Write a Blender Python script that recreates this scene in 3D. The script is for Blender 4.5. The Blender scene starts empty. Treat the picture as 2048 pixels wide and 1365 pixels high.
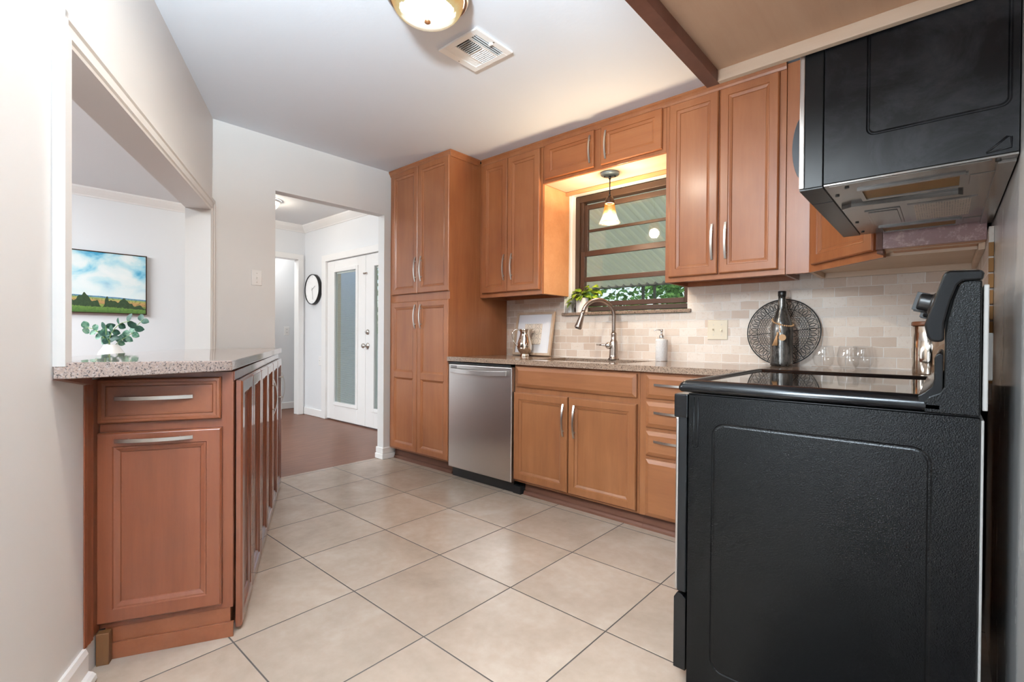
import bpy, bmesh, math, random
from mathutils import Vector, Matrix
rnd = random.Random(7)
PI = math.pi
scene = bpy.context.scene
COL = scene.collection

# ------------------------------------------------------------------ camera
# metres; X runs along the window wall, Y towards it, Z up
cam_d = bpy.data.cameras.new('camera')
cam = bpy.data.objects.new('camera', cam_d)
COL.objects.link(cam)
CX, CY, CZ = 3.0364, -1.4611, 1.0026
YAW, PITCH, ROLL = -0.724808, -0.007628, 0.007110
fwd = Vector((math.sin(YAW)*math.cos(PITCH), math.cos(YAW)*math.cos(PITCH), math.sin(PITCH)))
rgt = Vector((math.cos(YAW), -math.sin(YAW), 0))
upv = rgt.cross(fwd)
r2 = rgt*math.cos(ROLL) + upv*math.sin(ROLL)
u2 = -rgt*math.sin(ROLL) + upv*math.cos(ROLL)
cam.matrix_world = Matrix(((r2.x, u2.x, -fwd.x, CX), (r2.y, u2.y, -fwd.y, CY), (r2.z, u2.z, -fwd.z, CZ), (0, 0, 0, 1)))
cam_d.sensor_width = 36
cam_d.sensor_fit = 'HORIZONTAL'
cam_d.lens = 976.12/2048*36
cam_d.shift_y = (683.6-682.5)/2048
cam_d.clip_start = 0.02
scene.camera = cam

# ------------------------------------------------------------------ colour management, sky, lights
scene.view_settings.view_transform = 'Standard'
scene.view_settings.look = 'None'
scene.view_settings.gamma = 1
scene.view_settings.use_curve_mapping = False
scene.view_settings.exposure = 0.24
scene.cycles.use_denoising = True
scene.cycles.max_bounces = 10
scene.cycles.diffuse_bounces = 5
scene.cycles.glossy_bounces = 4
scene.cycles.transparent_max_bounces = 16
scene.cycles.sample_clamp_indirect = 6
scene.cycles.caustics_reflective = False
scene.cycles.caustics_refractive = False

world = bpy.data.worlds.new('sky')
scene.world = world
world.use_nodes = True
wn = world.node_tree
wn.nodes.clear()
wo = wn.nodes.new('ShaderNodeOutputWorld')
wb = wn.nodes.new('ShaderNodeBackground')
ws = wn.nodes.new('ShaderNodeTexSky')
ws.sky_type = 'NISHITA'
ws.sun_disc = False
ws.sun_elevation = math.radians(50)
ws.sun_rotation = math.radians(200)
ws.air_density = 1.0
ws.dust_density = 3.0
wb.inputs['Strength'].default_value = 0.34
wn.links.new(ws.outputs[0], wb.inputs[0])
wn.links.new(wb.outputs[0], wo.inputs[0])

def lamp(name, typ, loc, power, color=(1, 1, 1), size=0.1, size_y=None, aim=None):
    d = bpy.data.lights.new(name, typ)
    d.energy = power
    d.color = color
    if typ == 'AREA':
        d.size = size
        if size_y:
            d.shape = 'RECTANGLE'
            d.size_y = size_y
    else:
        d.shadow_soft_size = size
    o = bpy.data.objects.new(name, d)
    o.location = loc
    if aim:
        o.rotation_euler = (Vector(aim)-Vector(loc)).to_track_quat('-Z', 'Y').to_euler()
    COL.objects.link(o)
    return o
# unseen strip light added behind the camera, and the flash bounced off the ceiling there
lamp('added_fill_strip', 'AREA', (2.32, -3.4, 0.9), 40, (0.80, 0.91, 1.0), 0.25, 1.5, aim=(2.0, 1.0, 1.1))  # added to brighten the room and put a glow on the range
lamp('bounce_flash', 'AREA', (2.72, -1.85, 1.79), 450, (0.80, 0.93, 1.0), 0.3, 0.3, aim=(2.72, -1.849, 2.36))
# unseen overhead light added to brighten the dining room and hall
lamp('added_fill_dining', 'AREA', (-1.35, -2.65, 2.38), 360, (0.88, 0.95, 1.0), 2.6, 1.3, aim=(-1.5, -1.9, 0.0))
lamp('fill_behind', 'AREA', (2.25, -2.4, 2.15), 55, (0.84, 0.94, 1.0), 0.5, 0.5, aim=(2.2, 1.3, 0.9))
lamp('added_fill_passage', 'AREA', (-3.5, 1.1, 2.36), 7, (1.0, 0.97, 0.93), 0.3, 0.3, aim=(-3.5, 1.1, 0))  # unseen light added to brighten the passage

# ------------------------------------------------------------------ materials
def lin(c):
    if isinstance(c, str):
        c = [int(c[i:i+2], 16)/255 for i in (0, 2, 4)]
    return tuple((x/12.92 if x <= .04045 else ((x+.055)/1.055)**2.4) for x in c) + (1,)

class NT:
    def __init__(self, name):
        self.m = bpy.data.materials.new(name)
        self.m.use_nodes = True
        self.t = self.m.node_tree
        self.t.nodes.clear()
        self.out = self.t.nodes.new('ShaderNodeOutputMaterial')
    def n(self, typ, **kw):
        x = self.t.nodes.new('ShaderNode'+typ)
        for k, v in kw.items():
            setattr(x, k, v)
        return x
    def l(self, a, b):
        self.t.links.new(a, b)
    def setin(self, node, key, v):
        if hasattr(v, 'is_linked') or hasattr(v, 'links'):
            self.l(v, node.inputs[key])
        else:
            node.inputs[key].default_value = v
    def math(self, op, a, b=0.0, c=None):
        x = self.n('Math', operation=op)
        self.setin(x, 0, a)
        self.setin(x, 1, b)
        if c is not None:
            self.setin(x, 2, c)
        return x.outputs[0]
    def mix(self, fac, a, b, blend='MIX'):
        x = self.n('MixRGB', blend_type=blend)
        self.setin(x, 0, fac)
        self.setin(x, 1, a)
        self.setin(x, 2, b)
        return x.outputs[0]
    def noise(self, vec, scale, detail=4, rough=.55, dist=0.0):
        x = self.n('TexNoise')
        self.l(vec, x.inputs['Vector'])
        x.inputs['Scale'].default_value = scale
        x.inputs['Detail'].default_value = detail
        x.inputs['Roughness'].default_value = rough
        x.inputs['Distortion'].default_value = dist
        return x.outputs['Fac']
    def ramp(self, fac, stops, interp='LINEAR'):
        x = self.n('ValToRGB')
        x.color_ramp.interpolation = interp
        e = x.color_ramp.elements
        while len(e) < len(stops):
            e.new(.5)
        for i, (p, c) in enumerate(stops):
            e[i].position = p
            e[i].color = c if len(c) == 4 else tuple(c)+(1,)
        self.l(fac, x.inputs[0])
        return x.outputs[0]
    def coord(self, kind='Object'):
        return self.n('TexCoord').outputs[kind]
    def mapping(self, vec, scale=(1, 1, 1), loc=(0, 0, 0), rot=(0, 0, 0)):
        x = self.n('Mapping')
        self.l(vec, x.inputs[0])
        x.inputs['Scale'].default_value = scale
        x.inputs['Location'].default_value = loc
        x.inputs['Rotation'].default_value = rot
        return x.outputs[0]
    def bsdf(self, color, rough=.5, metal=0.0, coat=0.0, normal=None, spec=.5, aniso=None, trans=0.0, emis=None, estr=0.0, coat_rough=.1, alpha=None):
        b = self.n('BsdfPrincipled')
        self.setin(b, 'Base Color', color)
        self.setin(b, 'Roughness', rough)
        self.setin(b, 'Metallic', metal)
        self.setin(b, 'Coat Weight', coat)
        b.inputs['Coat Roughness'].default_value = coat_rough
        b.inputs['Specular IOR Level'].default_value = spec
        if aniso is not None:
            b.inputs['Anisotropic'].default_value = aniso
        b.inputs['Transmission Weight'].default_value = trans
        if normal is not None:
            self.l(normal, b.inputs['Normal'])
        if emis is not None:
            self.setin(b, 'Emission Color', emis)
            self.setin(b, 'Emission Strength', estr)
        self.l(b.outputs[0], self.out.inputs[0])
        return b
    def bump(self, h, strength=.3, dist=.002):
        x = self.n('Bump')
        x.inputs['Strength'].default_value = strength
        x.inputs['Distance'].default_value = dist
        self.l(h, x.inputs['Height'])
        return x.outputs[0]

def gloss(m):
    b = [x for x in m.node_tree.nodes if x.type == 'BSDF_PRINCIPLED'][0]
    b.inputs['Coat Weight'].default_value = .9
    b.inputs['Coat Roughness'].default_value = .05
    return m

def plain(name, col, rough=.5, metal=0.0, coat=0.0, var=.04, bump=0.0, bscale=60, spec=.5):
    n = NT(name)
    v = n.coord('Object')
    f = n.noise(v, 9, 3)
    c = lin(col)
    c2 = tuple(x*(1-var) for x in c[:3])+(1,)
    colr = n.mix(f, c2, c)
    nm = None
    if bump:
        nm = n.bump(n.noise(v, bscale, 3), bump, .002)
    n.bsdf(colr, rough, metal, coat, nm, spec)
    return n.m

def wood(name, a, b, c, rough=.38, coat=.25, axis='Z', wear=0.0):
    n = NT(name)
    v = n.coord('Object')
    s = {'Z': (1, 1, .09), 'X': (.09, 1, 1), 'Y': (1, .09, 1)}[axis]
    vs = n.mapping(v, s)
    big = n.noise(vs, 9, 3, .6, .4)
    fine = n.noise(vs, 70, 5, .65, .2)
    blotch = n.noise(v, 3.2, 2, .5)
    f = n.math('ADD', n.math('MULTIPLY', big, .45), n.math('ADD', n.math('MULTIPLY', fine, .22), n.math('MULTIPLY', blotch, .33)))
    col = n.ramp(f, [(.30, lin(a)), (.5, lin(b)), (.72, lin(c))])
    if wear:
        w = n.noise(v, 55, 7, .75)
        col = n.mix(n.ramp(w, [(.50, (0, 0, 0)), (.62, (wear, wear, wear))]), col, lin('c8a9a0'))
    n.bsdf(col, n.math('ADD', n.math('MULTIPLY', fine, .12), rough-.06), 0, coat, n.bump(fine, .06, .0008), .4, coat_rough=.22)
    return n.m

M = {}
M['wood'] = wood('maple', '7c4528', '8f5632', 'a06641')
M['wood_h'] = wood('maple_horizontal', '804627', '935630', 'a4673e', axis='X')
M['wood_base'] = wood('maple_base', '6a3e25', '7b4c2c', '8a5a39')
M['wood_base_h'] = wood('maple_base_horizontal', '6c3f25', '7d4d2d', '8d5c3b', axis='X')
M['wood_pen'] = wood('maple_red', '542a15', '663520', '75422a', rough=.36, coat=.3)
M['wood_pen_gloss'] = gloss(wood('maple_red_lacquered', '542a15', '663520', '75422a', rough=.36, coat=.3))
M['wood_pen_h'] = wood('maple_red_flame', '592d18', '6b3a22', '7a472e', axis='X', rough=.36)
M['wood_dark'] = wood('stained_edge', '5f392c', '6f4738', '7f5545', rough=.5, coat=0, wear=.0)
M['wood_worn'] = wood('worn_stain', '8f6862', '9d7876', 'ab8a8a', rough=.42, coat=.2, wear=.85, axis='X')
M['birch'] = wood('raw_birch', 'b38e74', 'bf9b80', 'c9a78c', rough=.5, coat=0, axis='Y')
M['birch_light'] = wood('raw_birch_pale', 'c2a890', 'd0b9a2', 'dac7b3', rough=.55, coat=0, axis='X')
M['birch_gold'] = wood('varnished_birch', 'b07a50', 'c28b60', 'cf9b72', rough=.45, coat=.1, axis='X')
M['wood_lid'] = wood('walnut_lid', '5d341d', '74452a', '845334', axis='X')
M['toe'] = wood('toe_kick', '4c2d21', '5b3828', '6a4535', rough=.6, coat=0, axis='X')
M['wall'] = plain('warm_white_paint', 'd8d7d5', .42, var=.015, bump=.08, bscale=30)
M['taupe'] = plain('unlit_room_taupe', '3d3a37', .6, var=.05)  # dark colour stands in for the unlit room that the range reflects
M['wall_cool'] = plain('white_paint', 'e2e4e6', .5, var=.012, bump=.05, bscale=30)
M['ceiling'] = plain('ceiling_paint', 'd9dee6', .8, var=.012, bump=.2, bscale=45)
M['trim'] = plain('white_gloss_trim', 'ecebe9', .3, var=.012)
M['white'] = plain('white_plastic', 'e9e8e6', .35, var=.01)
M['cream'] = plain('cream_plastic', 'd9cdb8', .25, var=.02)
M['nickel'] = plain('satin_nickel', 'c9c5bf', .28, 1.0, var=.03)
M['pewter'] = plain('brushed_nickel', 'a89a90', .27, 1.0, var=.05)
M['chrome'] = plain('polished_chrome', 'd8d8d8', .09, 1.0, var=.02)
M['silver'] = plain('silver_plate', 'd9cdc0', .08, 1.0, var=.05)
M['copper'] = plain('rose_gold', 'd8a98f', .2, 1.0, var=.05)
M['black'] = plain('black_plastic', '141415', .35, var=.1)
M['dark'] = plain('dark_void', '0a0a0a', .8, var=.1)
M['grey_metal'] = plain('pale_grey_metal', 'a9a6a2', .45, .2, var=.05)
M['brown_alu'] = plain('bronze_window_frame', '402b1d', .5, .1, var=.25, bump=.1, bscale=120)
M['brown_alu_l'] = plain('bronze_sash', '432818', .5, .1, var=.25)
M['brown_cap'] = plain('bronze_socket', '4a372b', .4, .6)
M['canopy'] = plain('weathered_canopy', '7b8a90', .4, .4)
M['ceramic'] = plain('white_ceramic', 'e8e4e0', .25, var=.01)
M['clock_face'] = plain('clock_face', 'f8f8f7', .4, var=.005)
M['paper'] = plain('mat_board', 'e6e6ea', .6, var=.01)
M['bead'] = plain('wooden_bead', 'c09468', .5, var=.15)
M['beige'] = plain('beige_jamb', 'e6d0ac', .6, var=.1)
M['bay'] = plain('added_dark_patch', '3a2520', .6, var=.3)
M['soil'] = plain('potting_soil', '3a2b20', .9, var=.4)
M['stem'] = plain('green_stem', '7f9a55', .5, var=.15)
M['finial'] = plain('bronze_finial', '9a6a45', .4, .5)
M['iron'] = plain('black_wire', '121212', .5, .2)
M['white_lou'] = plain('white_register', 'f0f0ef', .35, var=.01)
M['post_old'] = wood('old_post', '482b13', '56351a', '644325', rough=.5, coat=.2)
M['tealwall'] = plain('bare_wallboard', '4d5a58', .8, var=.3)

def granite(name, base, warm, dark, light, rough, k=1.0):
    n = NT(name)
    v = n.coord('Object')
    a = n.noise(v, 150*k, 3, .6)
    b = n.n('TexVoronoi')
    n.l(v, b.inputs['Vector'])
    b.inputs['Scale'].default_value = 210*k
    bw = n.n('RGBToBW')
    n.l(b.outputs['Color'], bw.inputs[0])
    c = n.noise(v, 330*k, 2, .6)
    col = n.ramp(bw.outputs[0], [(.15, lin(base)), (.45, lin(warm)), (.62, lin(base)), (.85, lin(light))])
    col = n.mix(n.ramp(a, [(.56, (0, 0, 0)), (.61, (1, 1, 1))]), col, lin(dark))
    col = n.mix(n.ramp(c, [(.63, (0, 0, 0)), (.68, (.8, .8, .8))]), col, lin('2b2524'))
    n.bsdf(col, rough, 0, 0, None, .5)
    return n.m
M['granite_pen'] = granite('pink_grey_granite', '8b7a73', '9f8b80', '3f3937', 'a3968f', .04, 1.3)
M['granite_win'] = granite('brown_granite', '846e5e', '957d6b', '3a312c', 'a5917f', .1, 1.5)

# floor tile
def tile_floor():
    n = NT('beige_floor_tile')
    g = n.n('NewGeometry')
    sep = n.n('SeparateXYZ')
    n.l(g.outputs['Position'], sep.inputs[0])
    P = 0.4358
    def edge(o):
        s = n.math('DIVIDE', o, P)
        fr = n.math('FRACT', n.math('ADD', s, 100.0))
        d = n.math('MINIMUM', fr, n.math('SUBTRACT', 1.0, fr))
        return d, n.math('FLOOR', s)
    dx, ix = edge(sep.outputs[0])
    dy, iy = edge(sep.outputs[1])
    d = n.math('MINIMUM', dx, dy)
    gm = n.ramp(d, [(.0048, (1, 1, 1)), (.0072, (0, 0, 0))])
    cv = n.n('CombineXYZ')
    n.l(ix, cv.inputs[0]); n.l(iy, cv.inputs[1])
    wnz = n.n('TexWhiteNoise')
    n.l(cv.outputs[0], wnz.inputs[0])
    v = n.n('VectorMath', operation='ADD')
    n.l(g.outputs['Position'], v.inputs[0])
    n.l(wnz.outputs['Color'], v.inputs[1])
    cl = n.noise(v.outputs[0], 3.0, 6, .6, .5)
    fi = n.noise(v.outputs[0], 26, 4, .6)
    f = n.math('ADD', n.math('MULTIPLY', cl, .75), n.math('MULTIPLY', fi, .25))
    col = n.ramp(f, [(.30, lin('9c8b7c')), (.5, lin('ab998a')), (.68, lin('b6a799'))])
    bwn = n.n('RGBToBW')
    n.l(wnz.outputs['Color'], bwn.inputs[0])
    col = n.mix(.06, col, bwn.outputs[0], 'OVERLAY')
    col = n.mix(gm, col, lin('3a322d'))
    rough = n.mix(gm, (.26, .26, .26, 1), (.9, .9, .9, 1))
    h = n.math('SUBTRACT', n.math('MULTIPLY', fi, .06), n.ramp(d, [(.004, (1, 1, 1)), (.011, (0, 0, 0))]))
    n.bsdf(col, rough, 0, 0, n.bump(h, .35, .002), .4)
    return n.m
M['floor_tile'] = tile_floor()

def hardwood():
    n = NT('red_brown_plank')
    g = n.n('NewGeometry')
    v = n.mapping(g.outputs['Position'], (1, 1, 1), (0, 0, 0), (0, 0, PI/2))
    br = n.n('TexBrick')
    n.l(v, br.inputs['Vector'])
    br.inputs['Color1'].default_value = lin('6a412f')
    br.inputs['Color2'].default_value = lin('784d39')
    br.inputs['Mortar'].default_value = lin('5b3a2e')
    br.inputs['Scale'].default_value = 1
    br.inputs['Mortar Size'].default_value = .0012
    br.inputs['Brick Width'].default_value = 1.1
    br.inputs['Row Height'].default_value = .125
    br.offset = .37
    gr = n.noise(n.mapping(v, (.12, 1, 1)), 34, 5, .65, .3)
    col = n.mix(.55, br.outputs[0], n.ramp(gr, [(.3, lin('583322')), (.7, lin('8a5f49'))]), 'MIX')
    n.bsdf(col, .38, 0, 0, n.bump(gr, .05, .001), .35)
    return n.m
M['hardwood'] = hardwood()

def travertine():
    n = NT('tumbled_travertine')
    g = n.n('NewGeometry')
    sep = n.n('SeparateXYZ')
    n.l(g.outputs['Position'], sep.inputs[0])
    # run along X on the window wall, along Y on the side wall
    absn = n.n('SeparateXYZ')
    n.l(g.outputs['Normal'], absn.inputs[0])
    side = n.math('GREATER_THAN', n.math('ABSOLUTE', absn.outputs[0]), .5)
    u = n.math('ADD', n.math('MULTIPLY', sep.outputs[0], n.math('SUBTRACT', 1.0, side)), n.math('MULTIPLY', sep.outputs[1], side))
    z = sep.outputs[2]
    wob = n.noise(g.outputs['Position'], 22, 3, .5)
    wv = n.math('MULTIPLY', n.math('SUBTRACT', wob, .5), .006)
    cv = n.n('CombineXYZ')
    n.l(n.math('ADD', u, n.math('ADD', wv, 100*.1016-2.612)), cv.inputs[0])
    n.l(n.math('ADD', n.math('SUBTRACT', z, .9695-10*.0506), wv), cv.inputs[1])
    br = n.n('TexBrick')
    n.l(cv.outputs[0], br.inputs['Vector'])
    br.inputs['Scale'].default_value = 1
    br.inputs['Brick Width'].default_value = .1016
    br.inputs['Row Height'].default_value = .0506
    br.inputs['Mortar Size'].default_value = .0022
    br.inputs['Mortar Smooth'].default_value = .35
    br.inputs['Bias'].default_value = 0
    br.offset = .5
    br.inputs['Color1'].default_value = (0, 0, 0, 1)
    br.inputs['Color2'].default_value = (1, 1, 1, 1)
    br.inputs['Mortar'].default_value = (.5, .5, .5, 1)
    tone = n.ramp(br.outputs['Color'], [(0, lin('c2ac9a')), (.25, lin('d2c0b0')), (.6, lin('d8c9bb')), (.85, lin('e0d5ca')), (1, lin('c2ac9a'))])
    pit = n.noise(g.outputs['Position'], 60, 6, .7, .3)
    cloud = n.noise(g.outputs['Position'], 24, 3, .6)
    col = n.mix(n.ramp(pit, [(.34, (.55, .55, .55)), (.46, (0, 0, 0))]), tone, lin('c4aa95'))
    col = n.mix(n.math('MULTIPLY', cloud, .25), col, lin('d9d0c8'))
    col = n.mix(br.outputs['Fac'], col, lin('e3dcd5'))
    h = n.math('SUBTRACT', n.math('MULTIPLY', pit, .25), br.outputs['Fac'])
    n.bsdf(col, .55, 0, 0, n.bump(h, .5, .003), .3)
    return n.m
M['travertine'] = travertine()
M['tile_edge'] = plain('raw_tile_edge', 'a97a48', .8, var=.35)
M['grey_paint'] = None
def grey_gloss():
    n = NT('scuffed_gloss_wall')
    v = n.coord('Object')
    a = n.noise(n.mapping(v, (1, 1, .25)), 9, 5, .6, .4)
    s = n.noise(v, 55, 5, .75)
    col = n.mix(n.ramp(s, [(.66, (0, 0, 0)), (.71, (.7, .7, .7))]), lin('cccbca'), lin('eeecea'))
    n.bsdf(col, n.math('ADD', .14, n.math('MULTIPLY', a, .22)), 0, .3, n.bump(a, .25, .004), .6)
    return n.m
M['grey_paint'] = grey_gloss()

def black_textured(name, scale, strength, rough, col='050505', spec=.16):
    n = NT(name)
    v = n.coord('Object')
    vo = n.n('TexVoronoi', feature='SMOOTH_F1')
    n.l(v, vo.inputs['Vector'])
    vo.inputs['Scale'].default_value = scale
    h = n.math('ADD', n.math('MULTIPLY', vo.outputs['Distance'], .7), n.math('MULTIPLY', n.noise(v, scale*.8, 3, .6, 1.0), .6))
    n.bsdf(lin(col), rough, 0, 0, n.bump(h, strength, .0016), spec)
    return n.m
M['range_side'] = black_textured('pebbled_black_enamel', 400, .30, .24)
M['range_cap'] = black_textured('coarse_pebbled_black', 480, .45, .24)
M['range_gloss'] = plain('gloss_black_enamel', '0b0b0c', .20, var=.1, bump=.03, bscale=40, spec=.32)
M['range_smooth'] = plain('satin_black', '0e0f10', .32, var=.1, spec=.3)
def ceran():
    n = NT('black_ceramic_glass')
    n.bsdf(lin('060606'), .035, 0, 0, None, .9)
    return n.m
M['ceran'] = ceran()
def mw_side():
    n = NT('smeared_black_metal')
    v = n.coord('Object')
    a = n.noise(v, 6, 6, .7, .5)
    b = n.noise(n.mapping(v, (.3, 1, 1)), 60, 4, .7)
    col = n.mix(n.ramp(a, [(.45, (0, 0, 0)), (.66, (1, 1, 1))]), lin('0e0e10'), lin('2a2b2e'))
    n.bsdf(col, n.math('ADD', .22, n.math('MULTIPLY', a, .25)), 0, 0, n.bump(b, .06, .001), .25)
    return n.m
M['mw_side'] = mw_side()
def greasy():
    n = NT('grimy_painted_metal')
    v = n.coord('Object')
    a = n.noise(v, 9, 6, .7, .4)
    s = n.noise(v, 120, 3, .6)
    col = n.ramp(a, [(.3, lin('57524e')), (.55, lin('716b66')), (.75, lin('7d6b60'))])
    col = n.mix(n.ramp(s, [(.68, (0, 0, 0)), (.72, (.8, .8, .8))]), col, lin('2c2622'))
    n.bsdf(col, .25, .35, .2, n.bump(a, .15, .002), .5)
    return n.m
M['mw_bottom'] = greasy()
M['dark_steel'] = plain('dark_steel', '3c3f43', .45, .3, var=.05)
M['mw_front'] = plain('stainless_edge', 'd0cdca', .3, 1.0, var=.05)
def mesh_filter():
    n = NT('greasy_filter_mesh')
    v = n.coord('Object')
    w = n.n('TexWave', wave_type='BANDS', bands_direction='DIAGONAL')
    n.l(v, w.inputs['Vector'])
    w.inputs['Scale'].default_value = 160
    w.inputs['Distortion'].default_value = 1.2
    col = n.mix(w.outputs['Fac'], lin('5e4019'), lin('a8793a'))
    n.bsdf(col, .45, .1, 0, n.bump(w.outputs['Fac'], .6, .002))
    return n.m
M['filter'] = mesh_filter()
def sticker():
    n = NT('printed_label')
    v = n.coord('Object')
    w = n.n('TexWave', wave_type='BANDS', bands_direction='X')
    n.l(v, w.inputs['Vector'])
    w.inputs['Scale'].default_value = 55
    t = n.noise(n.mapping(v, (1.6, 3, 1)), 24, 6, .75)
    f = n.math('MULTIPLY', n.math('GREATER_THAN', w.outputs['Fac'], .6), n.math('GREATER_THAN', t, .50))
    n.bsdf(n.mix(n.math('MULTIPLY', f, .75), lin('b3a596'), lin('5b564f')), .3)
    return n.m
M['sticker'] = sticker()
def stainless(name, scale=(1, 1, 90), rough=.26):
    n = NT(name)
    v = n.mapping(n.coord('Object'), scale)
    f = n.noise(v, 14, 4, .7)
    n.bsdf(n.mix(f, lin('d4d1ce'), lin('e2dfdc')), n.math('ADD', rough, n.math('MULTIPLY', f, .06)), 1, 0, n.bump(f, .03, .0005), .5, aniso=.6)
    return n.m
M['stainless'] = stainless('brushed_stainless', rough=.27)

def glass_pane(name, tint=(1, 1, 1), base=.04, refl=1.0):
    n = NT(name)
    tr = n.n('BsdfTransparent')
    tr.inputs[0].default_value = tuple(tint)+(1,)
    gl = n.n('BsdfGlossy')
    gl.inputs['Roughness'].default_value = .02
    gl.inputs[0].default_value = (refl, refl, refl, 1)
    lw = n.n('LayerWeight')
    lw.inputs[0].default_value = .5
    fac = n.math('ADD', base, n.math('MULTIPLY', n.math('POWER', lw.outputs['Facing'], 5.0), .9))
    mx = n.n('MixShader')
    n.l(fac, mx.inputs[0])
    n.l(tr.outputs[0], mx.inputs[1])
    n.l(gl.outputs[0], mx.inputs[2])
    n.l(mx.outputs[0], n.out.inputs[0])
    return n.m
M['pane'] = glass_pane('window_glass', (.95, .98, .95))
M['door_pane'] = glass_pane('door_glass', (.95, .97, .95))
M['glass'] = glass_pane('clear_tumbler_glass', (.975, .975, .975), .03)
def dark_bottle():
    n = NT('mottled_black_bottle')
    v = n.coord('Object')
    a = n.noise(n.mapping(v, (1, 1, .4)), 26, 6, .7)
    col = n.mix(n.ramp(a, [(.4, (0, 0, 0)), (.7, (1, 1, 1))]), lin('2b2a28'), lin('807c77'))
    n.bsdf(col, n.math('ADD', .14, n.math('MULTIPLY', a, .2)), .65, .2, n.bump(a, .12, .002), .6)
    return n.m
M['bottle'] = dark_bottle()
def dimpled():
    n = NT('dimpled_white_ceramic')
    vo = n.n('TexVoronoi')
    n.l(n.coord('Object'), vo.inputs['Vector'])
    vo.inputs['Scale'].default_value = 170
    n.bsdf(lin('d9d5d2'), .5, 0, 0, n.bump(vo.outputs['Distance'], .7, .003), .3)
    return n.m
M['dimple'] = dimpled()
def painting():
    n = NT('painted_landscape')
    v = n.coord('Object')
    s = n.n('SeparateXYZ')
    n.l(v, s.inputs[0])
    y, z = s.outputs[1], s.outputs[2]      # y: 0..w towards the right, z: 0..h
    yz = n.n('CombineXYZ')
    n.l(y, yz.inputs[0]); n.l(z, yz.inputs[1])
    p = yz.outputs[0]
    cl = n.noise(n.mapping(p, (1, 1.4, 1)), 4.2, 7, .5, .4)
    sky = n.ramp(cl, [(.30, lin('3f9fc8')), (.38, lin('93cde0')), (.46, lin('bfe0e6')), (.54, lin('dfeaea')), (.66, lin('eaeeec'))])
    sky = n.mix(n.ramp(n.math('SUBTRACT', z, n.math('MULTIPLY', y, .03)), [(.18, (.85, .85, .85)), (.34, (0, 0, 0))]), sky, lin('dde9e9'))
    fz = n.math('ADD', z, n.math('MULTIPLY', n.math('SUBTRACT', n.noise(p, 3, 2), .5), .03))
    fz = n.math('ADD', fz, n.math('MULTIPLY', n.math('SUBTRACT', y, .6), .045))
    land = n.ramp(n.math('MULTIPLY', fz, 4.0), [(.04, lin('4d7038')), (.26, lin('6f9148')), (.36, lin('94a056')), (.40, lin('b98d62')), (.50, lin('bf9a63')), (.55, lin('b3a765')), (.60, lin('8fa864')), (.63, lin('6f95a8')), (.66, lin('4f86b0'))])
    gr = n.noise(n.mapping(p, (1.5, 1, 1)), 34, 4, .7)
    land = n.mix(n.math('MULTIPLY', n.math('GREATER_THAN', gr, .54), .45), land, lin('3d6435'))
    col = n.mix(n.math('GREATER_THAN', fz, .168), land, sky)
    tr = n.noise(n.mapping(p, (1, .35, 1)), 10, 2, .5)
    tops = n.math('ADD', .098, n.math('MULTIPLY', n.math('SUBTRACT', tr, .40), .34))
    tops = n.math('SUBTRACT', tops, n.math('MULTIPLY', n.math('SUBTRACT', y, .6), .07))
    lows = n.math('ADD', .066, n.math('MULTIPLY', n.math('SUBTRACT', gr, .5), .05))
    band = n.math('MULTIPLY', n.math('GREATER_THAN', fz, lows), n.math('LESS_THAN', fz, tops))
    tcol = n.mix(gr, lin('1f2c26'), lin('4a6340'))
    col = n.mix(band, col, tcol)
    n.bsdf(col, .45, 0, 0, n.bump(n.noise(p, 90, 3), .2, .001), .3)
    return n.m
M['painting'] = painting()
def lattice():
    n = NT('quatrefoil_print')
    v = n.coord('Object')
    s = n.n('SeparateXYZ')
    n.l(v, s.inputs[0])
    def wavev(o):
        return n.math('COSINE', n.math('MULTIPLY', o, 2*PI/.076))
    f = n.math('ADD', wavev(s.outputs[0]), wavev(s.outputs[2]))
    r1 = n.math('LESS_THAN', n.math('ABSOLUTE', n.math('ADD', f, .45)), .13)
    r2_ = n.math('LESS_THAN', n.math('ABSOLUTE', n.math('SUBTRACT', f, .75)), .13)
    n.bsdf(n.mix(n.math('MAXIMUM', r1, r2_), lin('e3d3c2'), lin('9c8d82')), .6)
    return n.m
M['lattice'] = lattice()
def leafmat(name, a, b, rough=.45):
    n = NT(name)
    g = n.n('NewGeometry')
    f = n.noise(g.outputs['Position'], 45, 3, .6)
    b_ = n.bsdf(n.mix(n.ramp(f, [(.38, (0, 0, 0)), (.62, (1, 1, 1))]), lin(a), lin(b)), rough, spec=.2)
    return n.m
M['pothos'] = leafmat('pothos_leaf', '386218', '96a631', .35)
M['euca'] = leafmat('eucalyptus_leaf', '2f5a48', '6f8f78', .5)
M['euca_dark'] = leafmat('eucalyptus_leaf_dark', '1d3a30', '3a5a4a', .5)
M['tree_leaf'] = leafmat('tree_leaf', '3f6b2c', '7fae5a', .6)
M['bark'] = plain('bark', '4a3d33', .9, var=.4)
M['grass'] = plain('lawn', '8a8f72', .9, var=.4)
def porch_mat():
    n = NT('weathered_porch_pan')
    d = n.n('BsdfDiffuse')
    d.inputs[0].default_value = lin('e4e4d2')
    t = n.n('BsdfTranslucent')
    t.inputs[0].default_value = lin('e0e0d0')
    mx = n.n('MixShader')
    mx.inputs[0].default_value = .6
    n.l(d.outputs[0], mx.inputs[1])
    n.l(t.outputs[0], mx.inputs[2])
    n.l(mx.outputs[0], n.out.inputs[0])
    return n.m
M['porch'] = porch_mat()
M['porch_post'] = plain('porch_post', '5f5d54', .5, var=.1)
M['porch_rail'] = plain('pale_porch_wall', 'd3ddd6', .6, var=.05)
M['concrete'] = plain('porch_concrete', 'b5b0a6', .8, var=.1)

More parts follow.
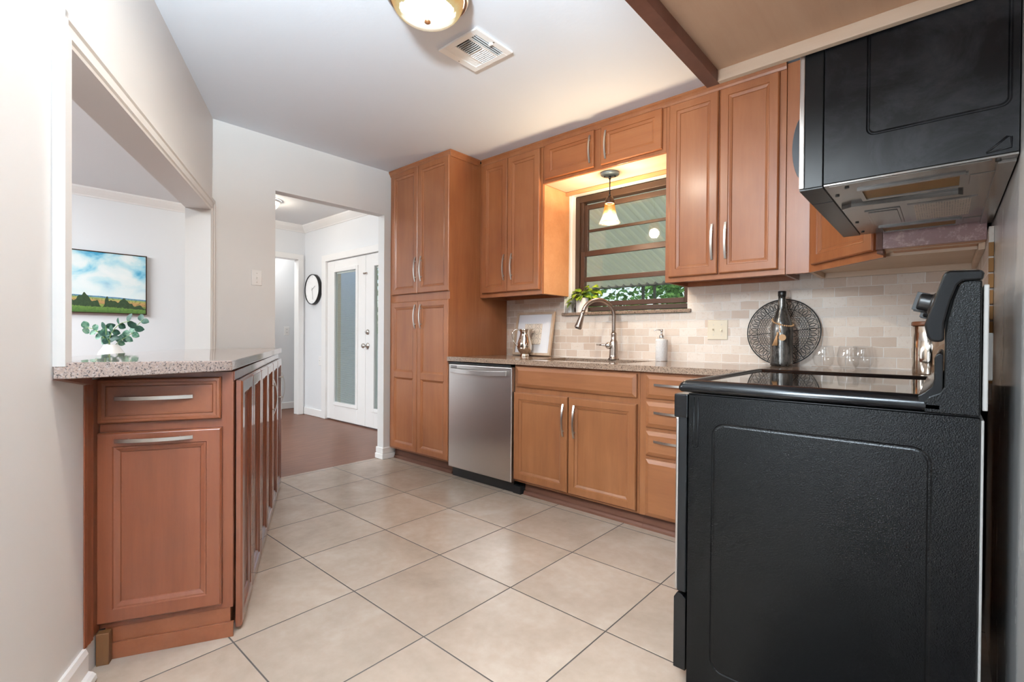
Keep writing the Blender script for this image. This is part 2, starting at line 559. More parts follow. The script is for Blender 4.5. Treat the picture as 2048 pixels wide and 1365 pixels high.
def lampglass(name, stops, zlo, zhi, strength, transp=.35, vein=False, clear=None):
    n = NT(name)
    s = n.n('SeparateXYZ')
    v = n.coord('Object')
    n.l(v, s.inputs[0])
    f = n.math('DIVIDE', n.math('SUBTRACT', s.outputs[2], zlo), zhi-zlo)
    f = n.math('ADD', f, n.math('MULTIPLY', n.math('SUBTRACT', n.noise(v, 22, 3), .5), .35))
    col = n.ramp(f, [(p, lin(c)) for p, c in stops])
    if vein:
        vn = n.noise(n.mapping(v, (1, 1, .6), rot=(.6, .4, .3)), 18, 4, .6, 1.2)
        col = n.mix(n.ramp(n.math('ABSOLUTE', n.math('SUBTRACT', vn, .47)), [(.004, (.75, .75, .75)), (.022, (0, 0, 0))]), col, lin('5a2c10'))
    em = n.n('Emission')
    n.l(col, em.inputs[0])
    em.inputs[1].default_value = strength
    tr = n.n('BsdfTransparent')
    tr.inputs[0].default_value = (1, .93, .82, 1)
    mx = n.n('MixShader')
    mx.inputs[0].default_value = transp
    n.l(em.outputs[0], mx.inputs[1])
    n.l(tr.outputs[0], mx.inputs[2])
    if clear:       # clearer bottom added so the bulb inside lights the room below
        n.l(n.ramp(f, [(clear[0], (clear[1],)*3), (clear[0]+.14, (transp,)*3)]), mx.inputs[0])
    gl = n.n('BsdfGlossy')
    gl.inputs['Roughness'].default_value = .15
    mx2 = n.n('MixShader')
    mx2.inputs[0].default_value = .05
    n.l(mx.outputs[0], mx2.inputs[1])
    n.l(gl.outputs[0], mx2.inputs[2])
    n.l(mx2.outputs[0], n.out.inputs[0])
    return n.m

# ------------------------------------------------------------------ mesh helpers
class MB:
    """collects shapes in world space; build() links them as one mesh object"""
    def __init__(self, frame=None):
        self.v, self.f, self.mi, self.cur, self.sm = [], [], [], 0, []
        self.F = frame
    def mat(self, i):
        self.cur = i
        return self
    def add(self, verts, faces, smooth=False):
        b = len(self.v)
        for p in verts:
            p = Vector(p)
            self.v.append(self.F(p) if self.F else p)
        for f in faces:
            self.f.append([b+i for i in f])
            self.mi.append(self.cur)
            self.sm.append(smooth)
        return self
    def box(self, x0, x1, y0, y1, z0, z1):
        x0, x1 = min(x0, x1), max(x0, x1); y0, y1 = min(y0, y1), max(y0, y1); z0, z1 = min(z0, z1), max(z0, z1)
        return self.add([(x0, y0, z0), (x1, y0, z0), (x1, y1, z0), (x0, y1, z0), (x0, y0, z1), (x1, y0, z1), (x1, y1, z1), (x0, y1, z1)],
                        [(0, 3, 2, 1), (4, 5, 6, 7), (0, 1, 5, 4), (1, 2, 6, 5), (2, 3, 7, 6), (3, 0, 4, 7)])
    def prism(self, poly, a0, a1, axis='z', smooth=False):
        """poly in the two other axes (order x,y | x,z | y,z), extruded along axis"""
        def P(p, a):
            return {'z': (p[0], p[1], a), 'y': (p[0], a, p[1]), 'x': (a, p[0], p[1])}[axis]
        k = len(poly)
        vs = [P(p, a0) for p in poly]+[P(p, a1) for p in poly]
        fs = [tuple(range(k))[::-1], tuple(range(k, 2*k))]
        self.add(vs, fs)
        b = len(self.v)-2*k
        for i in range(k):
            j = (i+1) % k
            self.f.append([b+i, b+j, b+k+j, b+k+i]); self.mi.append(self.cur); self.sm.append(smooth)
        return self
    def lathe(self, prof, c=(0, 0, 0), seg=32, M4=None, smooth=True, cap=True):
        """prof: (radius, height) list; turned about z"""
        vs, fs = [], []
        for r, h in prof:
            for i in range(seg):
                a = 2*PI*i/seg
                vs.append((r*math.cos(a), r*math.sin(a), h))
        for k in range(len(prof)-1):
            for i in range(seg):
                j = (i+1) % seg
                fs.append((k*seg+i, k*seg+j, (k+1)*seg+j, (k+1)*seg+i))
        if cap:
            fs.append(tuple(range(seg))[::-1])
            fs.append(tuple((len(prof)-1)*seg+i for i in range(seg)))
        c = Vector(c)
        vs = [((M4 @ Vector(p)) if M4 else Vector(p))+c for p in vs]
        b0 = len(fs)
        self.add(vs, fs, smooth)
        if cap:
            self.sm[-1] = self.sm[-2] = False
        return self
    def cyl(self, p0, p1, r, r1=None, seg=16, smooth=True):
        p0, p1 = Vector(p0), Vector(p1)
        d = p1-p0
        q = d.to_track_quat('Z', 'Y').to_matrix().to_4x4()
        return self.lathe([(r, 0), (r if r1 is None else r1, d.length)], p0, seg, q, smooth)
    def ball(self, c, r, seg=16, sc=(1, 1, 1)):
        n = max(6, seg//2)
        prof = [(max(1e-5, r*math.sin(PI*i/n)), -r*math.cos(PI*i/n)) for i in range(n+1)]
        return self.lathe(prof, c, seg, Matrix.Diagonal((sc[0], sc[1], sc[2], 1)), True, False)
    def tube(self, pts, r, seg=8, closed=False, radii=None, smooth=True, sect=None):
        """round tube, or a swept section sect [(a,b)] in the (side, up) frame"""
        pts = [Vector(p) for p in pts]
        n = len(pts)
        vs, fs = [], []
        prev = None
        for i, p in enumerate(pts):
            if closed:
                t = pts[(i+1) % n]-pts[i-1]
            else:
                t = pts[min(i+1, n-1)]-pts[max(i-1, 0)]
            t.normalize()
            if prev is None:
                ref = Vector((0, 0, 1)) if abs(t.z) < .9 else Vector((0, 1, 0))
                side = t.cross(ref).normalized()
            else:
                side = (prev-t*prev.dot(t)).normalized()
            prev = side
            up = side.cross(t)
            rr = radii[i] if radii else r
            sec = sect or [(math.cos(2*PI*k/seg), math.sin(2*PI*k/seg)) for k in range(seg)]
            for a, b in sec:
                vs.append(p+side*a*rr+up*b*rr)
        k = len(sect) if sect else seg
        for i in range(n if closed else n-1):
            j = (i+1) % n
            for s in range(k):
                s2 = (s+1) % k
                fs.append((i*k+s, i*k+s2, j*k+s2, j*k+s))
        if not closed:
            fs.append(tuple(range(k))[::-1])
            fs.append(tuple((n-1)*k+s for s in range(k)))
        self.add(vs, fs, smooth)
        if not closed:
            self.sm[-1] = self.sm[-2] = False
        return self
    def rings(self, u0, u1, v0, v1, prof, back=0.0):
        """raised rectangle: prof = (inset, height) rings from the outside in, closed by a flat panel; coordinates (u, v, w)"""
        vs, fs = [], []
        for ins, w in [(0, back)]+list(prof):
            vs += [(u0+ins, v0+ins, w), (u1-ins, v0+ins, w), (u1-ins, v1-ins, w), (u0+ins, v1-ins, w)]
        n = len(prof)+1
        fs.append((3, 2, 1, 0))
        for k in range(n-1):
            for i in range(4):
                j = (i+1) % 4
                fs.append((k*4+i, k*4+j, k*4+4+j, k*4+4+i))
        fs.append(((n-1)*4, (n-1)*4+1, (n-1)*4+2, (n-1)*4+3))
        return self.add(vs, fs)
    def build(self, name, mats, parent=None, bevel=0.0, root=None, props=None):
        if not isinstance(mats, (list, tuple)):
            mats = [mats]
        r = root or parent
        off = Vector((0, 0, 0))
        q = r
        while q is not None:
            off += q.location
            q = q.parent
        me = bpy.data.meshes.new(name)
        me.from_pydata([tuple(p-off) for p in self.v], [], self.f)
        for m in mats:
            me.materials.append(m)
        for p, i, s in zip(me.polygons, self.mi, self.sm):
            p.material_index = i
            p.use_smooth = s
        bm = bmesh.new()
        bm.from_mesh(me)
        bmesh.ops.recalc_face_normals(bm, faces=bm.faces)
        bm.to_mesh(me)
        bm.free()
        o = bpy.data.objects.new(name, me)
        COL.objects.link(o)
        if parent is not None:
            o.parent = parent
        if bevel:
            b = o.modifiers.new('bevel', 'BEVEL')
            b.width = bevel
            b.segments = 2
            b.limit_method = 'ANGLE'
            b.angle_limit = math.radians(40)
            b.harden_normals = False
        return o

def frame(origin, U, V, N):
    o, U, V, N = Vector(origin), Vector(U).normalized(), Vector(V).normalized(), Vector(N).normalized()
    return lambda p: o+U*p.x+V*p.y+N*p.z

def tag(o, label=None, cat=None, group=None, kind=None):
    if label: o['label'] = label
    if cat: o['category'] = cat
    if group: o['group'] = group
    if kind: o['kind'] = kind
    return o
def thing(name, label, cat, loc, group=None):
    o = bpy.data.objects.new(name, None)
    COL.objects.link(o)
    o.location = loc
    o.empty_display_size = .05
    return tag(o, label, cat, group)
def struct(name, loc=(0, 0, 0), label=None):
    o = bpy.data.objects.new(name, None)
    COL.objects.link(o)
    o.location = loc
    o.empty_display_size = .05
    return tag(o, label, None, None, 'structure')
def solo(o, label, cat, group=None):
    return tag(o, label, cat, group)
def shell(name, mb, mats, bevel=0.0, label=None):
    return tag(mb.build(name, mats, None, bevel), label, None, None, 'structure')

ES = Vector((.8905, -.455, 0)).normalized()       # along the angled wall, towards the camera
EN = Vector((.455, .8905, 0)).normalized()        # out of the angled wall, into the kitchen
def sn(p):                                        # (s, n, z) -> world
    return ES*p.x+EN*p.y+Vector((0, 0, p.z))
def snp(s, n, z=0.0):
    return ES*s+EN*n+Vector((0, 0, z))

ZC, ZC2 = 2.36, 2.42          # ceilings: kitchen, hall and dining room
YB = 1.525                    # window wall face
XL = -.40                     # doorway wall face
XR = 3.152                    # right wall face
XF = -3.16                    # far wall of the dining room
WN = -.552                    # face of the angled wall (n)

# ================================================================== SETTING
# kitchen floor
pA = snp(2.6, -.62); pB = snp(-.14, -.60)
kf = MB().prism([(-.475, -.37), (pB.x, pB.y), (pA.x, pA.y), (pA.x, -3.5), (3.2, -3.5), (3.2, 1.6), (-.475, 1.6)], -.05, 0, 'z')
shell('floor', kf, M['floor_tile'], label='beige square tile kitchen floor with dark grout')
hf = MB()
hf.box(-5.0, -.475, -3.7, 2.5, -.05, -.002)
q1, q2 = snp(-.10, -.602), snp(2.6, -.622)
hf.prism([(-.475, -3.7), (q2.x, -3.7), (q2.x, q2.y), (q1.x, q1.y), (-.475, -.40)], -.05, -.002, 'z')
shell('floor', hf, M['hardwood'], label='red brown plank floor of the hall and dining room')
bay = MB().box(2.62, 3.15, -1.55, -.12, .0, .004)  # unseen dark patch, added to darken what the range side reflects
shell('floor', bay, M['bay'], label='unseen dark floor patch added to darken the reflection in the range side')
# ceilings
kc = MB().prism([(-.45, -.45), (pB.x, pB.y), (pA.x, pA.y), (pA.x, -3.5), (3.2, -3.5), (3.2, 1.6), (-.45, 1.6)], ZC, ZC+.055, 'z')
shell('ceiling', kc, M['ceiling'], label='white painted kitchen ceiling')
rc = MB().prism([(-5, -3.7), (3.3, -3.7), (3.3, 1.66), (-3.2, 1.66), (-3.2, 2.5), (-5, 2.5)], ZC2, ZC2+.06, 'z')
shell('ceiling', rc, M['wall_cool'], label='white ceiling of the hall and dining room')

# window wall with the window opening
WX0, WX1, WZ0, WZ1 = .935, 1.845, 1.165, 2.06
wb_ = MB()
wb_.box(-.45, WX0, YB, YB+.14, 0, ZC+.02)
wb_.box(WX1, XR+.1, YB, YB+.14, 0, ZC+.02)
wb_.box(WX0, WX1, YB, YB+.14, 0, WZ0)
wb_.box(WX0, WX1, YB, YB+.14, WZ1, ZC+.02)
wb_.mat(1)
YT = 1.515
wb_.box(.345, WX0-.001, YT, YB-.0005, .80, 1.37)
wb_.box(WX0-.001, WX1+.001, YT, YB-.0005, .80, WZ0)
wb_.box(WX1+.001, XR-.012, YT, YB-.0005, .80, 1.37)
shell('wall_back', wb_, [M['trim'], M['travertine']], label='window wall with tumbled stone tile backsplash')
# right wall
wr = MB()
wr.box(XR, XR+.1, -3.5, YB+.1, 0, ZC+.02)
wr.mat(1).box(XR-.012, XR-.0005, .72, YT, .80, 1.37)
wr.mat(2)
for k in range(9):
    z0 = .865+k*.0506+.004
    d_ = .006*((k*7) % 3-1)
    wr.box(XR-.0125, XR-.001, .70+d_, .7195, z0, z0+.043)
shell('wall_right', wr, [M['grey_paint'], M['travertine'], M['tile_edge']], label='scuffed glossy grey wall at the right')
# doorway wall
DY0, DY1, DZ = -.033, .835, 2.0
wl = MB()
wl.prism([(-.46, 0), (DY0, 0), (DY0, DZ), (DY1, DZ), (DY1, 0), (YB+.1, 0), (YB+.1, ZC2+.01), (-.46, ZC2+.01)], XL-.085, XL, 'x')
shell('wall_left', wl, M['wall'], label='cream wall with the cased doorway to the hall')
# angled wall with pass-through
SO0, SO1, ZO0, ZO1 = -.045, 1.728, .886, 1.765
wa = MB(sn)
wa.box(-.15, SO0, WN-.12, WN, 0, ZC2+.01)
wa.box(SO1, 2.62, WN-.12, WN, 0, ZC2+.01)
wa.box(SO0, SO1, WN-.12, WN, ZO1, ZC2+.01)
wa.box(SO0, SO1, WN-.12, WN, 0, ZO0)
shell('wall_angled', wa, M['wall'], label='angled cream wall with the serving hatch')
# the part of the room behind the camera
ws_ = MB()
pe = snp(2.62, WN)
ws_.box(pe.x-.1, pe.x, -3.6, pe.y, 0, ZC2)
shell('wall_side', ws_, M['taupe'])
wf = MB()
wf.box(-5, 3.3, -3.7, -3.6, 0, ZC2)
shell('wall_front', wf, M['taupe'])
# far room walls
w2 = MB()
YH = 1.49
hx0, hx1, hz = -2.60, -.90, 1.915
w2.box(XF-.10, hx0, YH, YH+.16, 0, ZC2)
w2.box(hx1, XL-.085, YH, YH+.16, 0, ZC2)
w2.box(hx0, hx1, YH, YH+.16, hz, ZC2)
shell('wall_hall', w2, M['wall_cool'], label='white hall wall with the french doors')
w3 = MB()
fy0, fy1, fz = .55, 1.40, 1.985
w3.box(XF-.10, XF, -3.7, fy0, 0, ZC2)
w3.box(XF-.10, XF, fy1, YH, 0, ZC2)
w3.box(XF-.10, XF, fy0, fy1, fz, ZC2)
shell('wall_far', w3, M['wall_cool'], label='white far wall of the dining room')
w4 = MB().box(-3.86, -3.76, -1, 2.5, 0, ZC2).box(-3.76, XF-.10, 2.4, 2.5, 0, ZC2).box(XF-.20, XF-.10, YH+.16, 2.4, 0, ZC2)
shell('wall_passage', w4, M['wall_cool'], label='white wall of the passage beyond the far opening')
# crown mouldings of the far room
cr_prof = [(0, 0), (.012, 0), (.018, .012), (.05, .045), (.062, .06), (.07, .07), (.07, .085), (0, .085)]
cm = MB()
cm.prism([(XF+a, ZC2-.085+b) for a, b in cr_prof], -3.6, YH-.0, 'y')
shell('trim_1', cm, M['trim'], label='white crown moulding on the far wall')
cm = MB()
cm.prism([(YH-a, ZC2-.085+b) for a, b in cr_prof], XF, XL-.085, 'x')
shell('trim_2', cm, M['trim'], label='white crown moulding above the french doors')
# casing of the far opening
cz = MB()
cz.box(XF-.102, XF+.018, fy1-.003, fy1+.065, 0, fz-.003)
cz.box(XF-.102, XF+.018, fy0-.065, fy0+.003, 0, fz-.003)
cz.box(XF-.102, XF+.018, fy0-.065, fy1+.065, fz-.003, fz+.065)
shell('trim_3', cz, M['trim'], bevel=.003, label='white casing of the far opening')
# casing of the french doors
cz = MB()
cz.box(-2.69, hx0+.005, YH-.018, YH+.05, 0, hz-.002)
cz.box(hx1-.005, -.81, YH-.018, YH+.05, 0, hz-.002)
cz.box(-2.69, -.81, YH-.018, YH+.05, hz-.002, hz+.075)
shell('trim_4', cz, M['trim'], bevel=.003, label='white casing around the french doors')
cz = MB().box(hx0-.03, hx0+.002, YH+.055, YH+.19, 0, hz)
shell('trim_6', cz, M['beige'], label='beige outer jamb of the french doors')
# casing of the serving hatch, on the kitchen side
cz = MB(sn)
tp = [(0, 0), (0, .026), (.016, .026), (.022, .020), (.05, .020), (.056, .014), (.065, .012), (.065, 0)]
t0 = WN
# left (near) leg, head, right leg
cz.prism([(SO1+a, t0+b) for a, b in [(0, 0), (0, .012), (.009, .014), (.015, .02), (.043, .02), (.049, .026), (.066, .026), (.066, 0)]], .921, ZO1+.066, 'z')
cz.prism([(t0+b, ZO1+a) for a, b in [(0, 0), (0, .012), (.009, .014), (.015, .02), (.043, .02), (.049, .026), (.066, .026), (.066, 0)]], SO0-.066, SO1+.0655, 'x')
cz.prism([(SO0-a, t0+b) for a, b in [(0, 0), (0, .012), (.009, .014), (.015, .02), (.043, .02), (.049, .026), (.066, .026), (.066, 0)]], .921, ZO1+.0655, 'z')
shell('trim_5', cz, M['wall'], label='white moulded casing of the serving hatch')
# baseboards
bb = MB()
bb.box(XF, -2.69, YH-.014, YH, 0, .09)
shell('baseboard_hall', bb, M['trim'], bevel=.004, label='white baseboard under the wall clock')
bb = MB()
bb.box(XF, XF+.014, -3.6, fy0-.065, 0, .09)
shell('baseboard_far', bb, M['trim'], bevel=.004)
bb = MB().box(-3.76, -3.746, -1, 2.4, 0, .09)
shell('baseboard_passage', bb, M['trim'], bevel=.004, label='white baseboard of the passage')
bb = MB()
bp_ = [(0, 0), (.03, 0), (.034, .01), (.032, .022), (.024, .03), (.014, .034), (.014, .085), (.008, .10), (0, .10)]
bb2 = MB(sn)
bb2.prism([(WN+a, b) for a, b in bp_], 1.625, 2.62, 'x')
shell('baseboard_angled', bb2, M['trim'], label='white baseboard with shoe moulding on the angled wall')
bb = MB()
for pts in ([(XL-.09, DY1-.001), (XL-.09, DY1-.022), (XL+.022, DY1-.022), (XL+.022, DY1+.10), (XL+.001, DY1+.10), (XL+.001, DY1-.001)],):
    bb.prism(pts, 0, .045, 'z')
    bb.prism([(XL-.088, DY1-.001), (XL-.088, DY1-.015), (XL+.015, DY1-.015), (XL+.015, DY1+.10), (XL+.001, DY1+.10), (XL+.001, DY1-.001)], .045, .095, 'z')
shell('baseboard_left', bb, M['trim'], bevel=.006, label='chunky white baseboard at the foot of the doorway jamb')

# ------------------------------------------------------------------ window
win = struct('window_1', (1.39, 1.60, 1.19), 'bronze framed double hung window above the sink')
mb = MB()
A0, A1, B0, B1 = WX0+.03, WX1-.005, 1.20, 2.052
mb.box(A0, A0+.035, 1.585, 1.655, B0, B1)
mb.box(A1-.02, A1, 1.585, 1.655, B0, B1)
mb.box(A0+.035, A1-.02, 1.587, 1.653, B1-.045, B1-.001)
mb.box(A0+.001, A1-.001, 1.575, 1.584, B0, B0+.03)
mb.box(A0+.035, A1-.02, 1.584, 1.653, B0+.001, B0+.029)
mb.box(A0+.035, A0+.06, 1.60, 1.652, B0+.029, B1-.045)
mb.build('window_frame', M['brown_alu'], win, .002)
def sash(name, z0, z1, y0, y1, mid, xi):
    m_ = MB()
    m_.box(xi, xi+.034, y0, y1, z0, z1)
    m_.box(A1-.045, A1-.012, y0, y1, z0, z1)
    m_.box(xi+.034, A1-.045, y0+.001, y1-.001, z0+.001, z0+.034)
    m_.box(xi+.034, A1-.045, y0+.001, y1-.001, z1-.036, z1-.001)
    mh = .017 if name == 'lower' else .010
    m_.box(xi+.034, A1-.045, y0+.004, y1-.004, mid-mh, mid+mh)
    s_ = m_.build('sash', M['brown_alu_l' if name == 'lower' else 'brown_alu'], win, .002)
    g_ = MB().box(xi+.03, A1-.04, (y0+y1)/2-.002, (y0+y1)/2+.002, z0+.03, z1-.03)
    g_.build('pane', M['pane'], s_, root=win)
    return s_
sash('upper', 1.615, 1.99, 1.612, 1.632, 1.795, A0+.058)
sash('lower', 1.235, 1.64, 1.588, 1.608, 1.435, A0+.045)
m_ = MB()
m_.box(.905, 1.872, 1.495, 1.59, 1.168, 1.19)
m_.build('window_sill', M['granite_win'], win, .004)
# white reveal and old shade bracket
m_ = MB()
m_.box(WX0-.001, WX0+.004, 1.49, 1.60, 1.19, 2.058)
m_.box(WX0, WX0+.03, 1.54, 1.60, 1.19, 2.058)
m_.box(WX0, WX0+.02, 1.50, 1.53, 1.985, 2.025)
m_.build('reveal', M['trim'], win, .002)

# ------------------------------------------------------------------ french doors
dr = struct('door_1', (-1.75, 1.50, 0), 'white french doors with blinds inside the glass')
def leaf(x0, x1, hinge_left):
    mb = MB(frame((0, 1.50, 0), (1, 0, 0), (0, 0, 1), (0, -1, 0)))
    gx0, gx1, gz0, gz1 = x0+.17, x1-.175, .215, 1.78
    for a, b, c, d in [(x0, gx0, .012, 1.908), (gx1, x1, .012, 1.908), (gx0, gx1, .012, gz0), (gx0, gx1, gz1, 1.908)]:
        mb.box(a, b, c, d, -.04, 0)
    # raised glass surround
    for a, b, c, d in [(gx0-.03, gx0+.012, gz0-.03, gz1+.03), (gx1-.012, gx1+.03, gz0-.03, gz1+.03), (gx0+.012, gx1-.012, gz0-.03, gz0+.012), (gx0+.012, gx1-.012, gz1-.012, gz1+.03)]:
        mb.box(a, b, c, d, -.01, .012)
    L = mb.build('door_leaf', M['trim'], dr, .003)
    g = MB().box(gx0, gx1, 1.512, 1.515, gz0, gz1)
    g.build('pane', M['door_pane'], L, root=dr)
    b = MB()
    z = gz0+.01
    while z < gz1-.012:
        b.add([(gx0+.012, 1.522, z), (gx1-.012, 1.522, z), (gx1-.012, 1.531, z+.0035), (gx0+.012, 1.531, z+.0035)], [(0, 1, 2, 3)])
        z += .0125
    b.box(gx0+.012, gx1-.012, 1.519, 1.534, gz1-.03, gz1-.012)
    b.build('blind', M['white'], L, root=dr)
    return L
leaf(-2.592, -1.752, True)
leaf(-1.747, -.907, False)
def knob(z, big):
    m_ = MB()
    q = Matrix.Rotation(PI/2, 4, 'X')
    if big:
        m_.lathe([(.032, 0), (.032, .006), (.026, .010), (.010, .014), (.010, .035), (.02, .042), (.027, .052), (.027, .062), (.02, .07), (.001, .072)], (-1.70, 1.50, z), 20, q)
        return m_.build('door_knob', M['nickel'], dr)
    m_.lathe([(.03, 0), (.03, .008), (.024, .014), (.022, .018), (.001, .019)], (-1.70, 1.50, z), 20, q)
    m_.box(-1.712, -1.688, 1.465, 1.482, z-.004, z+.004)
    return m_.build('deadbolt', M['nickel'], dr)
knob(.905, True)
knob(1.055, False)
m_ = MB()
m_.box(-1.785, -1.715, 1.488, 1.5, 1.695, 1.713)
m_.box(-1.77, -1.73, 1.48, 1.488, 1.698, 1.71)
m_.build('flip_latch', M['pewter'], dr, .002)

# ================================================================== CABINETS
DOOR = [(0, .014), (.004, .019), (.006, .020), (.042, .020), (.0445, .0160), (.049, .0156), (.0600, .0115), (.0620, .0080), (.068, .0080)]
SLAB = [(0, .010), (.003, .012), (.019, .019), (.021, .020)]
def fix(F, u, v, w=.02):
    """door faces stand w in front of the cabinet face they were measured on"""
    k = {id(FB): 2.356, id(FU): 2.661}.get(id(F))
    return (u+(CX-u)*w/k, v+(CZ-v)*w/k) if k else (u, v)
def handle(F, u, v, L, vertical, parent, root, bow=.03, w=.0055, name='handle'):
    u, v = fix(F, u, v, .03)
    """arched bar pull centred at (u, v)"""
    mb = MB(F)
    n = 14
    pts = []
    for i in range(n+1):
        t = -1+2*i/n
        h = .020+bow*.5*(1-t*t)+.004
        pts.append((u, v+t*L/2, h) if vertical else (u+t*L/2, v, h))
    # flat bar section
    vs, fs = [], []
    th = .0022
    for p in pts:
        p = Vector(p)
        ax = Vector((1, 0, 0)) if vertical else Vector((0, 1, 0))
        vs += [p-ax*w+Vector((0, 0, -th)), p+ax*w+Vector((0, 0, -th)), p+ax*w+Vector((0, 0, th)), p-ax*w+Vector((0, 0, th))]
    for i in range(n):
        for s in range(4):
            t_ = (s+1) % 4
            fs.append((i*4+s, i*4+t_, i*4+4+t_, i*4+4+s))
    fs += [(0, 1, 2, 3), (n*4, n*4+1, n*4+2, n*4+3)]
    mb.add(vs, fs)
    for sgn in (-1, 1):
        d = sgn*L*.33
        a = (u, v+d, .0) if vertical else (u+d, v, .0)
        b = (a[0], a[1], .031)
        mb.cyl(a, b, .0048, seg=10)
    return mb.build(name, M['nickel'], parent, root=root)
def door(root, F, u0, u1, v0, v1, mat, prof=DOOR, name='door', mids=()):
    mb = MB(F)
    u0, v0 = fix(F, u0, v0)
    u1, v1 = fix(F, u1, v1)
    mids = [fix(F, u0, m)[1] for m in mids]
    mb.rings(u0, u1, v0, v1, prof)
    for m in mids:      # a middle rail across the panel
        mb.prism([(v_, w_) for v_, w_ in [(m-.040, .0081), (m-.028, .0150), (m-.023, .0195), (m+.023, .0195), (m+.028, .0150), (m+.040, .0081)]], u0+.045, u1-.045, 'x')
    return mb.build(name, mat, root)
FB = frame((0, .895, 0), (1, 0, 0), (0, 0, 1), (0, -1, 0))     # base cabinet faces
FU = frame((0, 1.20, 0), (1, 0, 0), (0, 0, 1), (0, -1, 0))     # wall cabinet faces
def crown(root, pts, mat):
    """small crown along a polyline of (x, y), outward to the left of travel"""
    prof = [(.0, 2.318), (.006, 2.318), (.010, 2.330), (.016, 2.340), (.022, 2.348), (.022, 2.3595), (.0, 2.3595)]
    n = len(pts)
    vs, fs = [], []
    for i, p in enumerate(pts):
        p = Vector((p[0], p[1]))
        def nrm(a, b):
            d = (Vector(b)-Vector(a)).normalized()
            return Vector((d.y, -d.x))
        ns = []
        if i > 0: ns.append(nrm(pts[i-1], pts[i]))
        if i < n-1: ns.append(nrm(pts[i], pts[i+1]))
        m = sum(ns, Vector((0, 0)))
        m = m/(m.length**2)*len(ns) if len(ns) == 2 else m
        for a, z in prof:
            q = p+m*a
            vs.append((q.x, q.y, z))
    k = len(prof)
    for i in range(n-1):
        for s in range(k):
            t = (s+1) % k
            fs.append((i*k+s, i*k+t, i*k+k+t, i*k+k+s))
    fs += [tuple(range(k)), tuple((n-1)*k+s for s in range(k))]
    return MB().add(vs, fs).build('crown_moulding', mat, root)

# ---- pantry
pt = thing('pantry_cabinet', 'tall floor to ceiling maple pantry cabinet with four doors beside the doorway', 'cabinet', (-.03, 1.2, 0))
MB().box(XL+.003, .344, .895, 1.513, .09, 2.345).build('carcass', M['wood'], pt, .001)
MB().box(XL+.01, .34, .945, 1.5, 0, .09).build('toe_kick', M['toe'], pt)
MB().prism([(.945, 0), (.925, 0), (.925, .012), (.933, .022), (.945, .026)], XL+.01, .34, 'x').build('shoe_moulding', M['toe'], pt)
for u0, u1, hx in ((-.388, -.047, -.078), (-.040, .322, -.008)):
    d = door(pt, FB, u0, u1, 1.345, 2.338, M['wood'])
    handle(FB, hx, 1.535, .19, True, d, pt)
    d = door(pt, FB, u0, u1, .097, 1.285, M['wood'], mids=(.700,))
    handle(FB, hx, 1.165, .185, True, d, pt)
crown(pt, [(XL+.003, .895), (.345, .895), (.345, 1.176)], M['wood'])

# ---- left wall cabinet
def upper_box(root, x0, x1, z0, y1=YT-.002, y0=1.20, rim=.025, zt=2.345):
    m_ = MB()
    m_.box(x0, x1, y0, y1, z0+rim, zt)                      # body, its bottom recessed
    m_.box(x0, x1, y0, y0+.02, z0, z0+rim)                  # face frame lip
    m_.box(x0, x0+.014, y0+.02, y1, z0, z0+rim)
    m_.box(x1-.014, x1, y0+.02, y1, z0, z0+rim)
    m_.box(x0+.014, x1-.014, y1-.018, y1, z0, z0+rim)
    return m_.build('carcass', M['wood'], root, .001)
wc = thing('wall_cabinet', 'maple wall cabinet with two tall doors between pantry and window', 'cabinet', (.65, 1.36, 1.31))
upper_box(wc, .3465, .955, 1.307)
MB().box(.9553, .958, 1.215, 1.512, 1.310, 2.064).build('end_panel', M['birch_gold'], wc)
for u0, u1, hx in ((.362, .618, .583), (.624, .922, .660)):
    d = door(wc, FU, u0, u1, 1.342, 2.325, M['wood'])
    handle(FU, hx, 1.525, .19, True, d, wc)
crown(wc, [(.369, 1.20), (.958, 1.20)], M['wood'])
# ---- short cabinet over the window
sc_ = thing('wall_cabinet', 'short maple wall cabinet with two low doors over the window', 'cabinet', (1.4, 1.36, 2.065))
m_ = MB()
m_.box(.9585, 1.8415, 1.20, 1.50, 2.072, 2.345).box(.9585, 1.8415, 1.20, 1.22, 2.065, 2.072)
m_.build('carcass', M['wood'], sc_, .001)
MB().box(.9595, 1.8405, 1.2205, 1.464, 2.066, 2.0718).build('bottom_panel', M['birch_light'], sc_)
MB().box(.9585, 1.8415, 1.465, 1.485, 2.040, 2.0645).build('nailer_strip', M['birch_gold'], sc_, .001)
for u0, u1, hx in ((.965, 1.358, 1.325), (1.408, 1.812, 1.440)):
    d = door(sc_, FU, u0, u1, 2.093, 2.33, M['wood_h'])
    handle(FU, hx, 2.215, .175, True, d, sc_)
crown(sc_, [(.9585, 1.20), (1.8415, 1.20)], M['wood'])
# ---- right wall cabinet
wr_ = thing('wall_cabinet', 'maple wall cabinet with two tall doors right of the window', 'cabinet', (2.15, 1.36, 1.32))
upper_box(wr_, 1.842, 2.452, 1.322)
for u0, u1, hx in ((1.857, 2.128, 2.098), (2.136, 2.418, 2.168)):
    d = door(wr_, FU, u0, u1, 1.352, 2.325, M['wood'])
    handle(FU, hx, 1.525, .19, True, d, wr_)
crown(wr_, [(1.842, 1.20), (2.452, 1.20)], M['wood'])
